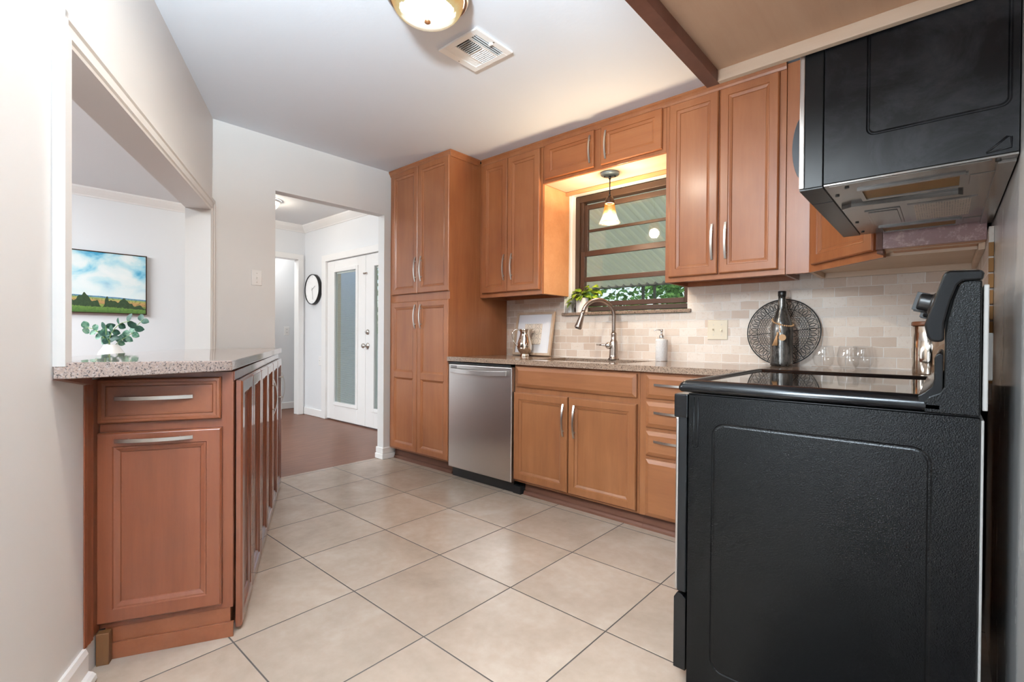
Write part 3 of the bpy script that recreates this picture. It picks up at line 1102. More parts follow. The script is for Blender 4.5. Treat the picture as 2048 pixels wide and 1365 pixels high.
# ---- diagonal corner cabinet
cc = thing('corner_cabinet', 'diagonal maple corner wall cabinet partly behind the microwave', 'cabinet', (2.9, 1.3, 1.32))
def inset_poly(poly, d):
    out = []
    n = len(poly)
    for i in range(n):
        a, b, c = Vector(poly[i-1]), Vector(poly[i]), Vector(poly[(i+1) % n])
        e1, e2 = (b-a).normalized(), (c-b).normalized()
        n1, n2 = Vector((-e1.y, e1.x)), Vector((-e2.y, e2.x))
        m = (n1+n2)
        m = m/(m.length**2)*2
        out.append((b.x+m.x*d, b.y+m.y*d))
    return out
cpoly = [(2.554, 1.20), (2.858, .885), (3.139, .885), (3.139, YT-.002), (2.554, YT-.002)]   # counter-clockwise
m_ = MB()
m_.prism(cpoly, 1.352, 2.345, 'z')
inn = inset_poly(cpoly, .016)
for i in range(5):
    j = (i+1) % 5
    m_.mat(0 if i == 0 else 1)
    m_.prism([cpoly[i], cpoly[j], inn[j], inn[i]], 1.345 if i == 1 else 1.322, 1.352, 'z')
m_.mat(1)
m_.prism(inset_poly(cpoly, .0165), 1.348, 1.3515, 'z')
m_.box(2.80, 3.122, .965, .983, 1.334, 1.348)
m_.mat(2).box(2.885, 3.122, .903, .965, 1.3455, 1.348)
m_.build('carcass', [M['wood'], M['birch_light'], M['birch_gold']], cc)
dd = Vector((2.858-2.554, .885-1.20, 0)).normalized()
FD = frame((2.554, 1.20, 0), dd, (0, 0, 1), (dd.y, -dd.x, 0))
d = door(cc, FD, .035, .405, 1.352, 2.325, M['wood'])
m_ = MB().box(2.4535, 2.5535, 1.205, 1.22, 1.322, 2.345)
m_.box(2.458, 2.55, 1.23, 1.40, 1.340, 1.352)
m_.build('filler_panel', M['wood'], cc, .001)
m_ = MB().box(2.862, 3.139, .800, .816, 1.342, 1.60)
m_.mat(1).box(2.862, 3.139, .816, .885, 1.346, 1.60)
m_.mat(2).box(2.842, 2.862, .796, .83, 1.340, 1.60)
m_.mat(2).prism([(2.842, .83), (2.862, .83), (2.862, .884), (2.854, .888)], 1.330, 1.60, 'z')
m_.build('side_filler', [M['wood_worn'], M['birch_gold'], M['wood_dark']], cc, .0008)

# ---- cabinet over the refrigerator space (seen from below)
fc = thing('fridge_cabinet', 'deep wall cabinet overhead with pale unfinished underside and dark red lower edge', 'cabinet', (2.85, -.45, 1.74))
FX0, FX1, FY0, FY1, FZ = 2.52, XR-.003, -1.05, -.004, 1.742
m_ = MB()
m_.box(FX0+.022, FX1, FY0, FY1, FZ+.033, ZC-.002)
m_.build('carcass', [M['birch']], fc)
MB().box(FX0+.022, FX1, FY1-.018, FY1, FZ, FZ+.033).build('side_panel', M['birch_light'], fc, .001)
MB().box(FX0+.022, FX1, FY0, FY0+.018, FZ, FZ+.033).build('side_panel', M['birch_light'], fc, .001)
MB().box(FX0-.014, FX0+.0225, FY0, FY1, FZ, FZ+.045).build('bottom_rail', M['wood_dark'], fc, .001)
MB().box(FX0, FX0+.022, FY0, FY1, FZ+.045, ZC-.002).build('face_frame', M['wood'], fc)
FF = frame((FX0, 0, 0), (0, -1, 0), (0, 0, 1), (-1, 0, 0))
for a, b, hu in ((.02, .49, .455), (.50, .98, .535)):
    d = door(fc, FF, a, b, FZ+.014, 2.33, M['wood'])
    handle(FF, hu, FZ+.118, .16, True, d, fc)

# ---- dishwasher
dw = thing('dishwasher', 'stainless steel dishwasher between pantry and sink cabinet', 'dishwasher', (.65, 1.15, 0))
MB().box(.352, .955, .90, 1.49, .085, .815).build('tub', M['black'], dw)
m_ = MB(FB).rings(.372, .976, .078, .812, [(0, .028), (.003, .031), (.006, .032)], back=-.004)
pnl = m_.build('door_panel', M['stainless'], dw)
m_ = MB(FB)
n = 16
vs, fs = [], []
for i in range(n+1):
    t = -1+2*i/n
    u = .672+t*.268
    w = .040+.030*(1-t*t)
    zc = .772-.006*(1-t*t)
    vs += [(u, zc-.016, w), (u, zc-.016, w+.008), (u, zc+.016, w+.008), (u, zc+.016, w)]
for i in range(n):
    for s in range(4):
        t_ = (s+1) % 4
        fs.append((i*4+s, i*4+t_, i*4+4+t_, i*4+4+s))
fs += [(0, 1, 2, 3), (n*4, n*4+1, n*4+2, n*4+3)]
m_.add(vs, fs)
m_.box(.412, .43, .762, .782, .030, .046)
m_.box(.915, .933, .762, .782, .030, .046)
m_.build('handle', M['mw_front'], dw, .002)
m_ = MB(FB)
m_.box(.394, .459, .796, .8015, .0318, .033)
m_.box(.394, .459, .786, .7915, .0318, .033)
m_.build('vent_slots', M['black'], pnl, root=dw)
m_ = MB(FB).box(.352, .955, .815, .826, -.05, .014)  # black strip stands in for the shaded gap under the counter
m_.build('top_gap_shade', M['black'], dw)
m_ = MB(FB).box(.36, .957, .0, .075, -.06, -.022)
m_.box(.957, 1.02, .0, .05, -.045, -.012)
m_.build('kick_plate', M['black'], dw)

# ---- sink base
sb = thing('base_cabinet', 'maple sink base cabinet with false drawer front and two doors', 'cabinet', (1.4, 1.15, 0))
m_ = MB()
m_.box(.979, 1.848, .895, .915, .085, .832)
m_.box(.979, .995, .915, 1.50, .085, .828)
m_.box(1.832, 1.848, .915, 1.50, .085, .828)
m_.box(.979, 1.848, .915, 1.50, .085, .10)
m_.box(.979, 1.848, 1.485, 1.50, .085, .60)
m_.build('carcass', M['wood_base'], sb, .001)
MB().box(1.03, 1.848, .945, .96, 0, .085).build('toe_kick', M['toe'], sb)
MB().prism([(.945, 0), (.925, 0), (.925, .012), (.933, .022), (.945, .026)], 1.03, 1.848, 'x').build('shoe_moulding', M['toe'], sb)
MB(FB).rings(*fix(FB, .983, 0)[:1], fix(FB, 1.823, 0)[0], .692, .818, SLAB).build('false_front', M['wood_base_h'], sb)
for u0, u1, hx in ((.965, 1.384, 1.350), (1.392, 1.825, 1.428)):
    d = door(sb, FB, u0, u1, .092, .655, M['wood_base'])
    handle(FB, hx, .515, .19, True, d, sb)
# ---- drawer base
db = thing('base_cabinet', 'maple drawer cabinet with four stacked drawers left of the range', 'cabinet', (2.15, 1.15, 0))
m_ = MB().box(1.849, 2.55, .895, 1.50, .085, .832)
m_.box(2.55, 3.13, .90, 1.50, .085, .832)
m_.build('carcass', M['wood_base'], db, .001)
MB().box(1.849, 2.45, .945, .96, 0, .085).build('toe_kick', M['toe'], db)
MB().prism([(.945, 0), (.925, 0), (.925, .012), (.933, .022), (.945, .026)], 1.849, 2.45, 'x').build('shoe_moulding', M['toe'], db)
for k, (v0, v1) in enumerate(((.697, .818), (.548, .680), (.401, .529), (.090, .384))):
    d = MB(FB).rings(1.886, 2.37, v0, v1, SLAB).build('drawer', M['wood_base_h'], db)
    if k < 3:
        handle(FB, 2.02, (v0+v1)/2+.008, .195, False, d, db)
# ---- window countertop, with the sink opening
ct = thing('countertop', 'long brown speckled granite countertop under the window', 'countertop', (1.7, 1.2, .835))
SX0, SX1, SY0, SY1 = 1.02, 1.70, 1.00, 1.385
m_ = MB()
z0, z1 = .833, .864
m_.box(.3465, SX0, .868, YT-.001, z0, z1)
m_.box(SX1, 2.50, .868, YT-.001, z0, z1)
m_.box(SX0, SX1, .868, SY0, z0, z1)
m_.box(SX0, SX1, SY1, YT-.001, z0, z1)
m_.box(2.50, 3.138, .69, YT-.001, z0, z1)
m_.build('slab', M['granite_win'], ct)
sk = thing('kitchen_sink', 'undermounted steel sink basin set in the window countertop', 'sink', (1.36, 1.19, .66))
m_ = MB()
o0 = (SX0-.008, SX1+.008, SY0-.008, SY1+.008)
for r, z in ():
    pass
m_.box(o0[0]-.015, o0[0], o0[2]-.015, o0[3]+.015, .65, .8325)
m_.box(o0[1], o0[1]+.015, o0[2]-.015, o0[3]+.015, .65, .8325)
m_.box(o0[0], o0[1], o0[2]-.015, o0[2], .65, .8325)
m_.box(o0[0], o0[1], o0[3], o0[3]+.015, .65, .8325)
m_.box(o0[0], o0[1], o0[2], o0[3], .65, .662)
m_.build('basin', M['stainless'], sk, .002)
MB().lathe([(.045, 0), (.045, .004), (.03, .003), (.001, .002)], (1.36, 1.2, .662), 20).build('drain', M['chrome'], sk)

# ---- peninsula cabinet
SE, NF = 1.52, -.185           # near end face (s), long face (n)
pn = thing('peninsula_cabinet', 'reddish maple peninsula cabinet with drawer end and row of narrow doors', 'cabinet', snp(.6, -.36, 0))
m_ = MB(sn)
m_.box(-.285, SE, -.548, NF-.004, .098, .884)
m_.build('carcass', M['wood_pen'], pn, .001)
m_ = MB(sn).box(-.285, SE-.004, -.535, NF-.012, 0, .098)
m_.build('toe_kick', M['wood_pen_h'], pn)
m_ = MB(sn).box(SE-.004, SE+.004, -.522, NF-.002, 0.0, .05)
m_.build('toe_board', M['wood_pen_h'], pn, .001)
FE = frame(snp(SE, 0), EN, (0, 0, 1), ES)       # u = n coordinate, v = z, w = out
d = MB(FE).rings(-.552, -.223, .731, .868, [(0, .012), (.004, .017), (.012, .018), (.014, .016), (.022, .0155), (.024, .0185), (.030, .019)]).build('drawer', M['wood_pen_h'], pn)
handle(FE, -.402, .808, .205, False, d, pn)
d = door(pn, FE, -.553, -.220, .118, .703, M['wood_pen'])
handle(FE, -.402, .678, .205, False, d, pn)
m_ = MB(sn)
m_.prism([(1.575, -.551), (1.622, -.551), (1.622, -.548), (1.612, -.5455), (1.607, -.547), (1.592, -.5445), (1.587, -.546), (1.577, -.544), (1.575, -.546)], .098, .858, 'z')
m_.build('side_moulding', M['wood_pen'], pn)
MB(sn).box(SE+.001, 1.5748, -.551, -.5485, .098, .868).build('scribe_panel', M['wood_pen'], pn)
m_ = MB(sn).box(SE+.004, SE+.03, -.548, -.515, 0, .097)
m_.build('foot_post', M['post_old'], pn, .002)
# long side: six narrow doors hung down to the floor
FL = frame(snp(0, NF), -ES, (0, 0, 1), EN)      # u = -s
edges = [1.495, 1.215, .93, .64, .345, .05, -.275]
for i in range(6):
    d = door(pn, FL, -edges[i]+.003, -edges[i+1]-.003, .012, .852, M['wood_pen_gloss'])
    if i in (3, 5):
        handle(FL, -edges[i+1]-.035 if i == 3 else -edges[i]+.035+.22, .665, .20, True, d, pn, bow=.04)
    elif i in (0, 2, 4):
        pass
m_ = MB(sn).box(-.285, SE-.006, NF-.004, NF-.001, .855, .884)
m_.build('top_rail', M['wood_pen_gloss'], pn)
# ---- peninsula countertop
pc = thing('countertop', 'pinkish grey polished granite counter of the serving hatch peninsula', 'countertop', snp(.7, -.4, .887))
m_ = MB()
lifted = [0, 0, 0, 1, 1, 1, 1, 0, 0, 0, 0, 0]
c_ = [snp(-.33, -.148), snp(1.544, -.190), snp(1.556, -.202), snp(1.792, -.530), snp(1.794, -.551), snp(SO1-.002, -.551), snp(SO1-.002, -.70), snp(SO0+.002, -.70), snp(SO0+.002, -.551), snp(-.126, -.551)]
xw = XL+.002
c_[0] = snp(-.36, -.172)
# far end runs along the doorway wall face
pf = c_[-1]
c_[-1] = Vector((xw, (-.550-EN.x*xw)/EN.y, 0))
c_.append(Vector((xw, DY0-.002, 0)))
vs = [(p.x, p.y, .8885) for p in c_]+[(p.x, p.y, .9215+(.010 if q else 0)) for p, q in zip(c_, lifted)]
k = len(c_)
m_.add(vs, [tuple(range(k))[::-1], tuple(range(k, 2*k))]+[(i, (i+1) % k, k+(i+1) % k, k+i) for i in range(k)])
m_.build('slab', M['granite_pen'], pc, .003)
m_ = MB(sn)
m_.add([(1.80, -.551, .888), (1.626, -.551, .888), (1.626, -.551, .860), (1.80, -.530, .888), (1.626, -.530, .888), (1.626, -.530, .860)], [(0, 1, 2), (3, 5, 4), (0, 2, 5, 3), (1, 4, 5, 2), (0, 3, 4, 1)])
m_.build('wedge_block', M['wood_dark'], pc)

# ================================================================== RANGE
rg = thing('range', 'black freestanding electric range with pebbled side panel', 'stove', (2.79, .30, 0))
RY0, RY1 = -.082, .668
RX0, RX1 = 2.49, 3.094
# body with an embossed side panel
m_ = MB()
m_.box(RX0, RX1, RY0+.004, RY1, .012, .848)
body = m_.build('body', M['range_smooth'], rg)
FS = frame((0, RY0+.004, 0), (1, 0, 0), (0, 0, 1), (0, -1, 0))
def rrect(x0, x1, z0, z1, r, n=6):
    pts = []
    for cx, cz, a0 in ((x1-r, z1-r, 0), (x0+r, z1-r, 90), (x0+r, z0+r, 180), (x1-r, z0+r, 270)):
        for i in range(n+1):
            a = math.radians(a0+90*i/n)
            pts.append((cx+r*math.cos(a), cz+r*math.sin(a)))
    return pts
def embossed(F, outer, loops, mat, parent, name, smooth=False):
    """flat sheet following successive loops (pts, w), all with the same number of points"""
    mb = MB(F)
    vs, fs = [], []
    k = len(loops[0][0])
    for pts, w in loops:
        vs += [(p[0], p[1], w) for p in pts]
    for i in range(len(loops)-1):
        for s in range(k):
            t = (s+1) % k
            fs.append((i*k+s, i*k+t, i*k+k+t, i*k+k+s))
    fs.append(tuple((len(loops)-1)*k+s for s in range(k)))
    mb.add(vs, fs)
    return mb.build(name, mat, parent)
def rl(ins, r):
    return rrect(RX0+ins, RX1-ins, .014+ins, .846-ins, r)
x0, x1, z0, z1 = 2.562, 3.014, .088, .766
def gl_(d, r):
    return rrect(x0-d, x1+d, z0-d, z1+d, r)
embossed(FS, None, [(rl(0, .004), 0), (rl(.002, .004), .004), (gl_(.006, .036), .004), (gl_(.003, .033), .0028), (gl_(.0, .030), .0028), (gl_(-.003, .027), .004)], M['range_side'], rg, 'side_panel')
m_ = MB(FS).tube([(2.507, .838, .004), (2.507, .704, .004), (2.509, .698, .004), (2.513, .696, .004), (2.517, .698, .004), (2.519, .704, .004), (2.519, .838, .004)], .0016, 6)
m_.build('side_rib', M['range_side'], rg)
# oven door and drawer (seen edge-on)
m_ = MB()
m_.box(2.458, 2.484, RY0+.008, RY1-.006, .268, .79)
m_.mat(1).box(2.446, 2.486, RY0+.006, RY1-.004, .775, .843)
m_.mat(2).box(2.450, 2.4585, RY0+.010, RY1-.008, .27, .774)
dO = m_.build('oven_door', [M['range_smooth'], M['range_gloss'], M['mw_front']], rg, .003)
m_ = MB()
m_.tube([(2.42, RY0+.12, .735), (2.41, (RY0+RY1)/2, .735), (2.42, RY1-.12, .735)], .011, 10)
m_.cyl((2.42, RY0+.13, .735), (2.455, RY0+.13, .735), .009)
m_.cyl((2.42, RY1-.13, .735), (2.455, RY1-.13, .735), .009)
m_.build('handle', M['mw_front'], dO, root=rg)
m_ = MB()
m_.prism([(2.484, .04), (2.484, .25), (2.468, .262), (2.458, .262), (2.448, .245), (2.448, .04)], RY0+.010, RY1-.006, 'y')
m_.build('drawer', M['range_gloss'], rg, .002)
m_ = MB()
for yy in (RY0+.05, RY1-.05):
    for xx in (2.53, 3.05):
        MB().cyl((xx, yy, 0), (xx, yy, .013), .015).build('foot', M['black'], rg)
# cooktop: rounded enamel rim with glass
m_ = MB()
def rim_loops():
    X0, X1, Y0, Y1 = 2.462, 3.045, RY0-.012, RY1+.012
    def lp(d, r):
        pts = []
        for cx, cy, a0 in ((X1-d-r, Y1-d-r, 0), (X0+d+r, Y1-d-r, 90), (X0+d+r, Y0+d+r, 180), (X1-d-r, Y0+d+r, 270)):
            for i in range(5):
                a = math.radians(a0+90*i/4)
                pts.append((cx+r*math.cos(a), cy+r*math.sin(a)))
        return pts
    return [(lp(.006, .012), .852), (lp(.0, .015), .858), (lp(.0, .015), .866), (lp(.004, .015), .876), (lp(.012, .015), .883), (lp(.022, .014), .886), (lp(.030, .013), .885), (lp(.036, .012), .880), (lp(.038, .012), .8785)]
L_ = rim_loops()
k = len(L_[0][0])
vs, fs = [], []
for pts, z in L_:
    vs += [(p[0], p[1], z) for p in pts]
for i in range(len(L_)-1):
    for s in range(k):
        t = (s+1) % k
        fs.append((i*k+s, i*k+t, i*k+k+t, i*k+k+s))
fs.append(tuple(range(k)))
m_.add(vs, fs, True)
m_.sm[-1] = False
m_.box(2.52, 3.0, RY0+.03, RY1-.03, .852, .877)
ck = m_.build('cooktop_rim', M['range_gloss'], rg)
m_ = MB()
pts = L_[-1][0]
m_.prism(pts, .870, .8788, 'z')
m_.build('glass_top', M['ceran'], rg)
# upstand behind the glass
m_ = MB()
up = [(2.995, .884), (3.006, .892), (3.018, .906), (3.021, .920), (3.021, .965), (3.024, .974), (3.031, .977), (3.0355, .972), (3.0355, .868), (2.995, .868)]
m_.prism(up, RY0-.010, RY1+.010, 'y', True)
m_.build('upstand', M['range_gloss'], rg, .002)
# backguard: coarse end caps, console head, column
cap_ = [(3.005, .8485), (3.005, .872), (3.012, .883), (3.030, .893), (3.0365, .905), (3.0372, .98), (3.0376, 1.01), (3.0415, 1.045), (3.050, 1.09), (3.060, 1.121), (3.068, 1.126), (3.093, 1.126), (3.093, .8485)]
m_ = MB().prism(cap_, RY0-.012, RY0+.02, 'y')
m_.build('end_cap', M['range_cap'], rg, .003)
m_ = MB().prism(cap_, RY1-.02, RY1+.012, 'y')
m_.build('end_cap', M['range_cap'], rg, .003)
m_ = MB().box(3.0375, 3.09, RY0+.018, RY1-.018, .86, 1.12)
m_.build('column', M['range_smooth'], rg)
head = [(3.004, 1.036), (3.008, 1.014), (3.013, 1.004), (3.020, 1.0005), (3.031, 1.0), (3.036, 1.006), (3.0365, 1.04), (3.046, 1.086), (3.056, 1.118), (3.064, 1.126), (3.094, 1.127), (3.096, 1.14), (3.092, 1.147), (3.044, 1.149), (3.036, 1.146), (3.032, 1.138)]
m_ = MB().prism(head, RY0-.016, RY1+.016, 'y')
m_.build('control_console', M['range_gloss'], rg, .004)
fd = Vector((3.032-3.004, 0, 1.138-1.036)).normalized()
nd = Vector((-fd.z, 0, fd.x))
def rknob(y, t=.5):
    p = Vector((3.004, y, 1.036))+fd*(.1058*t)
    q = nd.to_track_quat('Z', 'Y').to_matrix().to_4x4()
    mb = MB()
    mb.lathe([(.026, -.002), (.026, .004), (.021, .007), (.020, .026), (.017, .029)], p, 20, q)
    mb.F = frame(p, (0, 1, 0), fd, nd)
    mb.box(-.006, .006, -.021, .021, .012, .036)
    return mb.build('knob', M['black'], rg, .001)
for y in (.02, .105, .50, .585):
    rknob(y)
m_ = MB(frame((3.004, .30, 1.036), (0, 1, 0), fd, nd)).box(-.09, .09, .035, .08, -.002, .0015)
m_.build('clock_display', M['ceran'], rg)
m_ = MB().box(3.0955, 3.104, RY0+.0, RY1, .86, 1.118)
m_.mat(1).box(3.0955, 3.113, RY0+.05, RY1-.05, .92, 1.02)
m_.mat(0).box(3.0945, 3.0995, RY0+.006, RY1, .04, .84)
m_.build('rear_panel', [M['grey_metal'], M['grey_metal']], rg, .002)

# ================================================================== MICROWAVE
mw = thing('microwave', 'black over the range microwave hanging above the stove', 'microwave', (2.95, .38, 1.395))
MX0, MX1, MY0, MY1, MZ0, MZ1 = 2.80, XR-.002, .004, .764, 1.397, 1.80
m_ = MB().box(MX0, MX1, MY0+.004, MY1, MZ0+.004, MZ1)
m_.build('body', M['mw_side'], mw)
FM = frame((0, MY0+.004, 0), (1, 0, 0), (0, 0, 1), (0, -1, 0))
def mo(ins, r):
    return rrect(MX0+ins, MX1-ins, MZ0+.004+ins, MZ1-ins, r)
def mi(d, r):
    return rrect(2.893-d, 3.134+d, 1.505-d, 1.775+d, r)
embossed(FM, None, [(mo(0, .003), 0), (mo(.001, .003), .004), (mi(.005, .018), .004), (mi(.002, .016), .0010), (mi(.0, .014), .0010), (mi(-.003, .012), .0042)], M['mw_side'], mw, 'side_panel')
m_ = MB(FM)
m_.tube([(3.100, 1.408, .004), (3.132, 1.436, .004), (3.138, 1.434, .004), (3.138, 1.412, .004), (3.100, 1.408, .004)], .0022, 6)
m_.build('side_boss', M['mw_side'], mw)
m_ = MB().box(2.757, MX0-.001, MY0, MY1, MZ0, MZ1-.005)
dM = m_.build('door', M['range_smooth'], mw, .002)
m_ = MB().box(2.745, 2.757, MY0-.001, MY1, MZ0+.002, MZ1-.005)
m_.build('front_panel', M['mw_front'], dM, .002, root=mw)
hp = [(2.7445, 1.433), (2.7445, 1.606)]
for i in range(13):
    t = 1-2*i/12
    hp.append((2.742-.021*(1-t*t)**.75, 1.5195+t*.0865))
m_ = MB().prism(hp, MY0+.035, MY0+.053, 'y')
m_.build('handle', M['dark_steel'], dM, .001, root=mw)
# underside
m_ = MB().box(MX0, MX1, MY0+.004, MY1, MZ0-.001, MZ0+.004)
m_.box(MX0+.01, MX1-.04, MY0+.012, MY0+.020, MZ0-.003, MZ0)
m_.prism([(2.806, .255), (2.832, .235), (3.06, .262), (3.07, .275), (2.845, .295), (2.825, .29)], MZ0-.012, MZ0-.0005, 'z')
m_.build('bottom_plate', M['mw_bottom'], mw, .001)
m_ = MB().box(2.746, MX0-.002, MY0+.003, MY1-.003, MZ0-.003, MZ0+.001)
m_.box(2.746, MX0-.002, .170, .174, MZ0-.004, MZ0)
m_.build('front_vent_strip', M['range_smooth'], mw)
def filt(y0, y1):
    m_ = MB()
    for a, b, c, d in ((2.862, 3.070, y0-.012, y0), (2.862, 3.070, y1, y1+.012), (2.862, 2.872, y0, y1), (3.060, 3.075, y0, y1)):
        m_.box(a, b, c, d, MZ0-.006, MZ0-.0008)
    m_.mat(1).box(2.872, 3.060, y0, y1, MZ0-.003, MZ0-.0011)
    m_.build('grease_filter', [M['mw_bottom'], M['filter']], mw)
filt(.098, .20)
filt(.655, .735)
m_ = MB().box(2.850, 2.935, .365, .605, MZ0-.004, MZ0-.0009)
m_.box(2.858, 2.928, .382, .59, MZ0-.0065, MZ0-.004)
m_.build('lamp_cover', M['mw_bottom'], mw, .001)
m_ = MB().box(2.952, 3.10, .352, .60, MZ0-.0032, MZ0-.0009)
m_.mat(1).box(2.966, 3.088, .366, .588, MZ0-.0040, MZ0-.0031)
m_.build('rating_label', [M['mw_bottom'], M['sticker']], mw)
m_ = MB()
for x, y in ((2.815, .12), (2.812, .30), (2.812, .70), (2.845, .05), (3.12, .03), (2.815, .52)):
    MB().cyl((x, y, MZ0-.004), (x, y, MZ0), .005, seg=10).build('screw', M['black'], mw)
m_ = MB()
for a, b in (((3.066, .12), (3.125, .21)), ((3.066, .66), (3.125, .735))):
    MB().box(a[0]+.012, b[0], a[1], b[1], MZ0-.0026, MZ0-.0008).build('blank_plate', M['mw_bottom'], mw, .001)
MB().box(MX1-.03, MX1-.002, MY0+.03, MY1, MZ0-.008, MZ0-.0012).build('wall_flange', M['mw_bottom'], mw)

# ================================================================== LAMPS
# ceiling dome lamp
cx_, cy_ = 1.502, -.243
cl = thing('ceiling_lamp', 'round flush ceiling lamp with glowing glass bowl and nickel ring', 'lamp', (cx_, cy_, ZC))
m_ = MB().lathe([(.146, -.001), (.160, -.004), (.163, -.014), (.161, -.024), (.155, -.030), (.147, -.032), (.144, -.028), (.14, -.02), (.14, -.001)], (cx_, cy_, ZC), 48, cap=False)
m_.build('ring', M['nickel'], cl)
M['bowl'] = lampglass('amber_bowl_glass', [(0.0, 'f4f3f2'), (.12, 'f4f2ee'), (.34, 'ffe9ae'), (.60, 'fccb86'), (1.0, 'eca566')], -.113, -.03, .60, .0, clear=(.20, .45))
prof = [(.141*math.cos(a)**.8 if math.cos(a) > 0 else .0005, -.029-.084*math.sin(a)) for a in [PI/2*i/14 for i in range(15)]]
prof[-1] = (.004, prof[-1][1])
m_ = MB().lathe(prof, (cx_, cy_, ZC), 48, cap=False)
m_.build('bowl', M['bowl'], cl)
m_ = MB().lathe([(.004, -.109), (.012, -.111), (.0135, -.116), (.010, -.121), (.001, -.124)], (cx_, cy_, ZC), 20)
m_.build('finial', M['finial'], cl)
lamp('ceiling_bulb', 'POINT', (cx_, cy_, ZC-.07), 95, (1, .95, .88), .03)
# pendant
px_, py_, pz_ = 1.42, 1.30, 2.065
pl = thing('pendant_lamp', 'small pendant lamp with amber marbled glass shade hanging over the sink', 'lamp', (px_, py_, pz_))
m_ = MB().lathe([(.060, -.0005), (.060, -.010), (.055, -.016), (.02, -.021), (.001, -.022)], (px_, py_, pz_), 32)
m_.build('canopy', M['canopy'], pl)
m_ = MB()
for a in (.6, 3.6):
    MB().ball((px_+.033*math.cos(a), py_+.033*math.sin(a), pz_-.021), .005, 8).build('screw', M['black'], pl)
MB().cyl((px_, py_, pz_-.021), (px_, py_, pz_-.04), .008).build('cord_grip', M['black'], pl)
m_ = MB().cyl((px_, py_, pz_-.04), (px_, py_, 1.915), .0035, seg=8)
m_.cyl((px_, py_, 1.935), (px_, py_, 1.912), .006, .008, seg=10)
m_.build('cord', M['black'], pl)
m_ = MB().lathe([(.006, 1.918), (.018, 1.912), (.027, 1.895), (.031, 1.872), (.031, 1.868), (.02, 1.868)], (px_, py_, 0), 24, cap=False)
m_.build('socket_cap', M['brown_cap'], pl)
M['shade'] = lampglass('marbled_amber_glass', [(0.0, 'f7b98a'), (.10, 'fff2ea'), (.36, 'fff6f0'), (.50, 'ffc47a'), (.62, 'd87e24'), (1.0, 'b35f16')], 1.742-pz_, 1.872-pz_, 2.3, .62, True)
m_ = MB().lathe([(.0295, 1.872), (.0325, 1.855), (.0375, 1.825), (.046, 1.79), (.058, 1.76), (.068, 1.743), (.066, 1.743), (.056, 1.76), (.044, 1.79), (.0355, 1.825), (.0305, 1.855), (.0275, 1.872)], (px_, py_, 0), 36, cap=False)
m_.build('shade', M['shade'], pl)
lamp('pendant_bulb', 'POINT', (px_, py_, 1.785), 19, (1, .83, .62), .035)
up_ = lamp('pendant_fill_up', 'SPOT', (px_, py_, 1.82), 52, (1, .90, .75), .03, aim=(px_, py_, 3))  # extra upward spot added to brighten the window niche
up_.data.spot_size = math.radians(165)
up_.data.spot_blend = .4
# hall lamp
hx_, hy_ = -2.26, .66
hl = thing('ceiling_lamp', 'small white flush ceiling lamp lit in the hall', 'lamp', (hx_, hy_, ZC2))
MB().lathe([(.13, -.001), (.135, -.012), (.12, -.022), (.11, -.022)], (hx_, hy_, ZC2), 32, cap=False).build('ring', M['white'], hl)
M['hall_bowl'] = lampglass('white_globe_glass', [(0, 'ffffff'), (1, 'fff6e8')], -.11, -.02, 1.3, .35)
MB().lathe([(.11*math.cos(PI/2*i/10)+.001, -.022-.085*math.sin(PI/2*i/10)) for i in range(11)], (hx_, hy_, ZC2), 32, cap=False).build('bowl', M['hall_bowl'], hl)
lamp('hall_bulb', 'POINT', (hx_, hy_, ZC2-.06), 24, (1, .95, .88), .04)

# ceiling register
vr = thing('air_vent', 'square white louvered air register in the ceiling beside the dome lamp', 'vent', (1.368, .150, ZC))
vx0, vx1, vy0, vy1 = 1.240, 1.496, .030, .270
m_ = MB()
t = ZC-.010
m_.box(vx0, vx0+.036, vy0, vy1, t, ZC-.0005); m_.box(vx1-.034, vx1, vy0, vy1, t, ZC-.0005)
m_.box(vx0+.036, vx1-.034, vy0, vy0+.03, t, ZC-.0005); m_.box(vx0+.036, vx1-.034, vy1-.03, vy1, t, ZC-.0005)
m_.box(vx0+.078, vx0+.088, vy0+.03, vy1-.03, t, ZC-.0005); m_.box(vx1-.082, vx1-.072, vy0+.03, vy1-.03, t, ZC-.0005)
m_.build('frame', M['white_lou'], vr, .002)
MB().box(vx0+.03, vx1-.03, vy0+.025, vy1-.025, ZC-.002, ZC-.0006).build('duct_shade', M['dark'], vr)  # flat dark sheet stands in for the shade behind the slats
def slat(p0, p1, wdir, tilt):
    p0, p1 = Vector(p0), Vector(p1)
    w = Vector(wdir)*.0065*math.cos(tilt)+Vector((0, 0, 1))*.0065*math.sin(tilt)
    e = Vector((0, 0, .0006))
    mb = MB()
    mb.add([p0-w-e, p1-w-e, p1+w-e, p0+w-e, p0-w+e, p1-w+e, p1+w+e, p0+w+e], [(0, 3, 2, 1), (4, 5, 6, 7), (0, 1, 5, 4), (1, 2, 6, 5), (2, 3, 7, 6), (3, 0, 4, 7)])
    mb.build('slat', M['white_lou'], vr)
zs = ZC-.0065
n_ = 14
for i in range(n_):
    y = vy0+.036+(vy1-vy0-.072)*(i+.5)/n_
    slat((vx0+.088, y, zs), (vx1-.082, y, zs), (0, 1, 0), 1.15 if i < n_/2 else -.55)
for i in range(3):
    x = vx0+.036+.042*(i+.5)/3
    slat((x, vy0+.03, zs), (x, vy1-.03, zs), (1, 0, 0), .2)
    x = vx1-.034-.038*(i+.5)/3
    slat((x, vy0+.03, zs), (x, vy1-.03, zs), (1, 0, 0), -1.25)
MB().cyl((vx0+.012, .15, t-.001), (vx0+.012, .15, t), .004, seg=8).build('screw', M['nickel'], vr)
MB().cyl((vx1-.012, .15, t-.001), (vx1-.012, .15, t), .004, seg=8).build('screw', M['nickel'], vr)
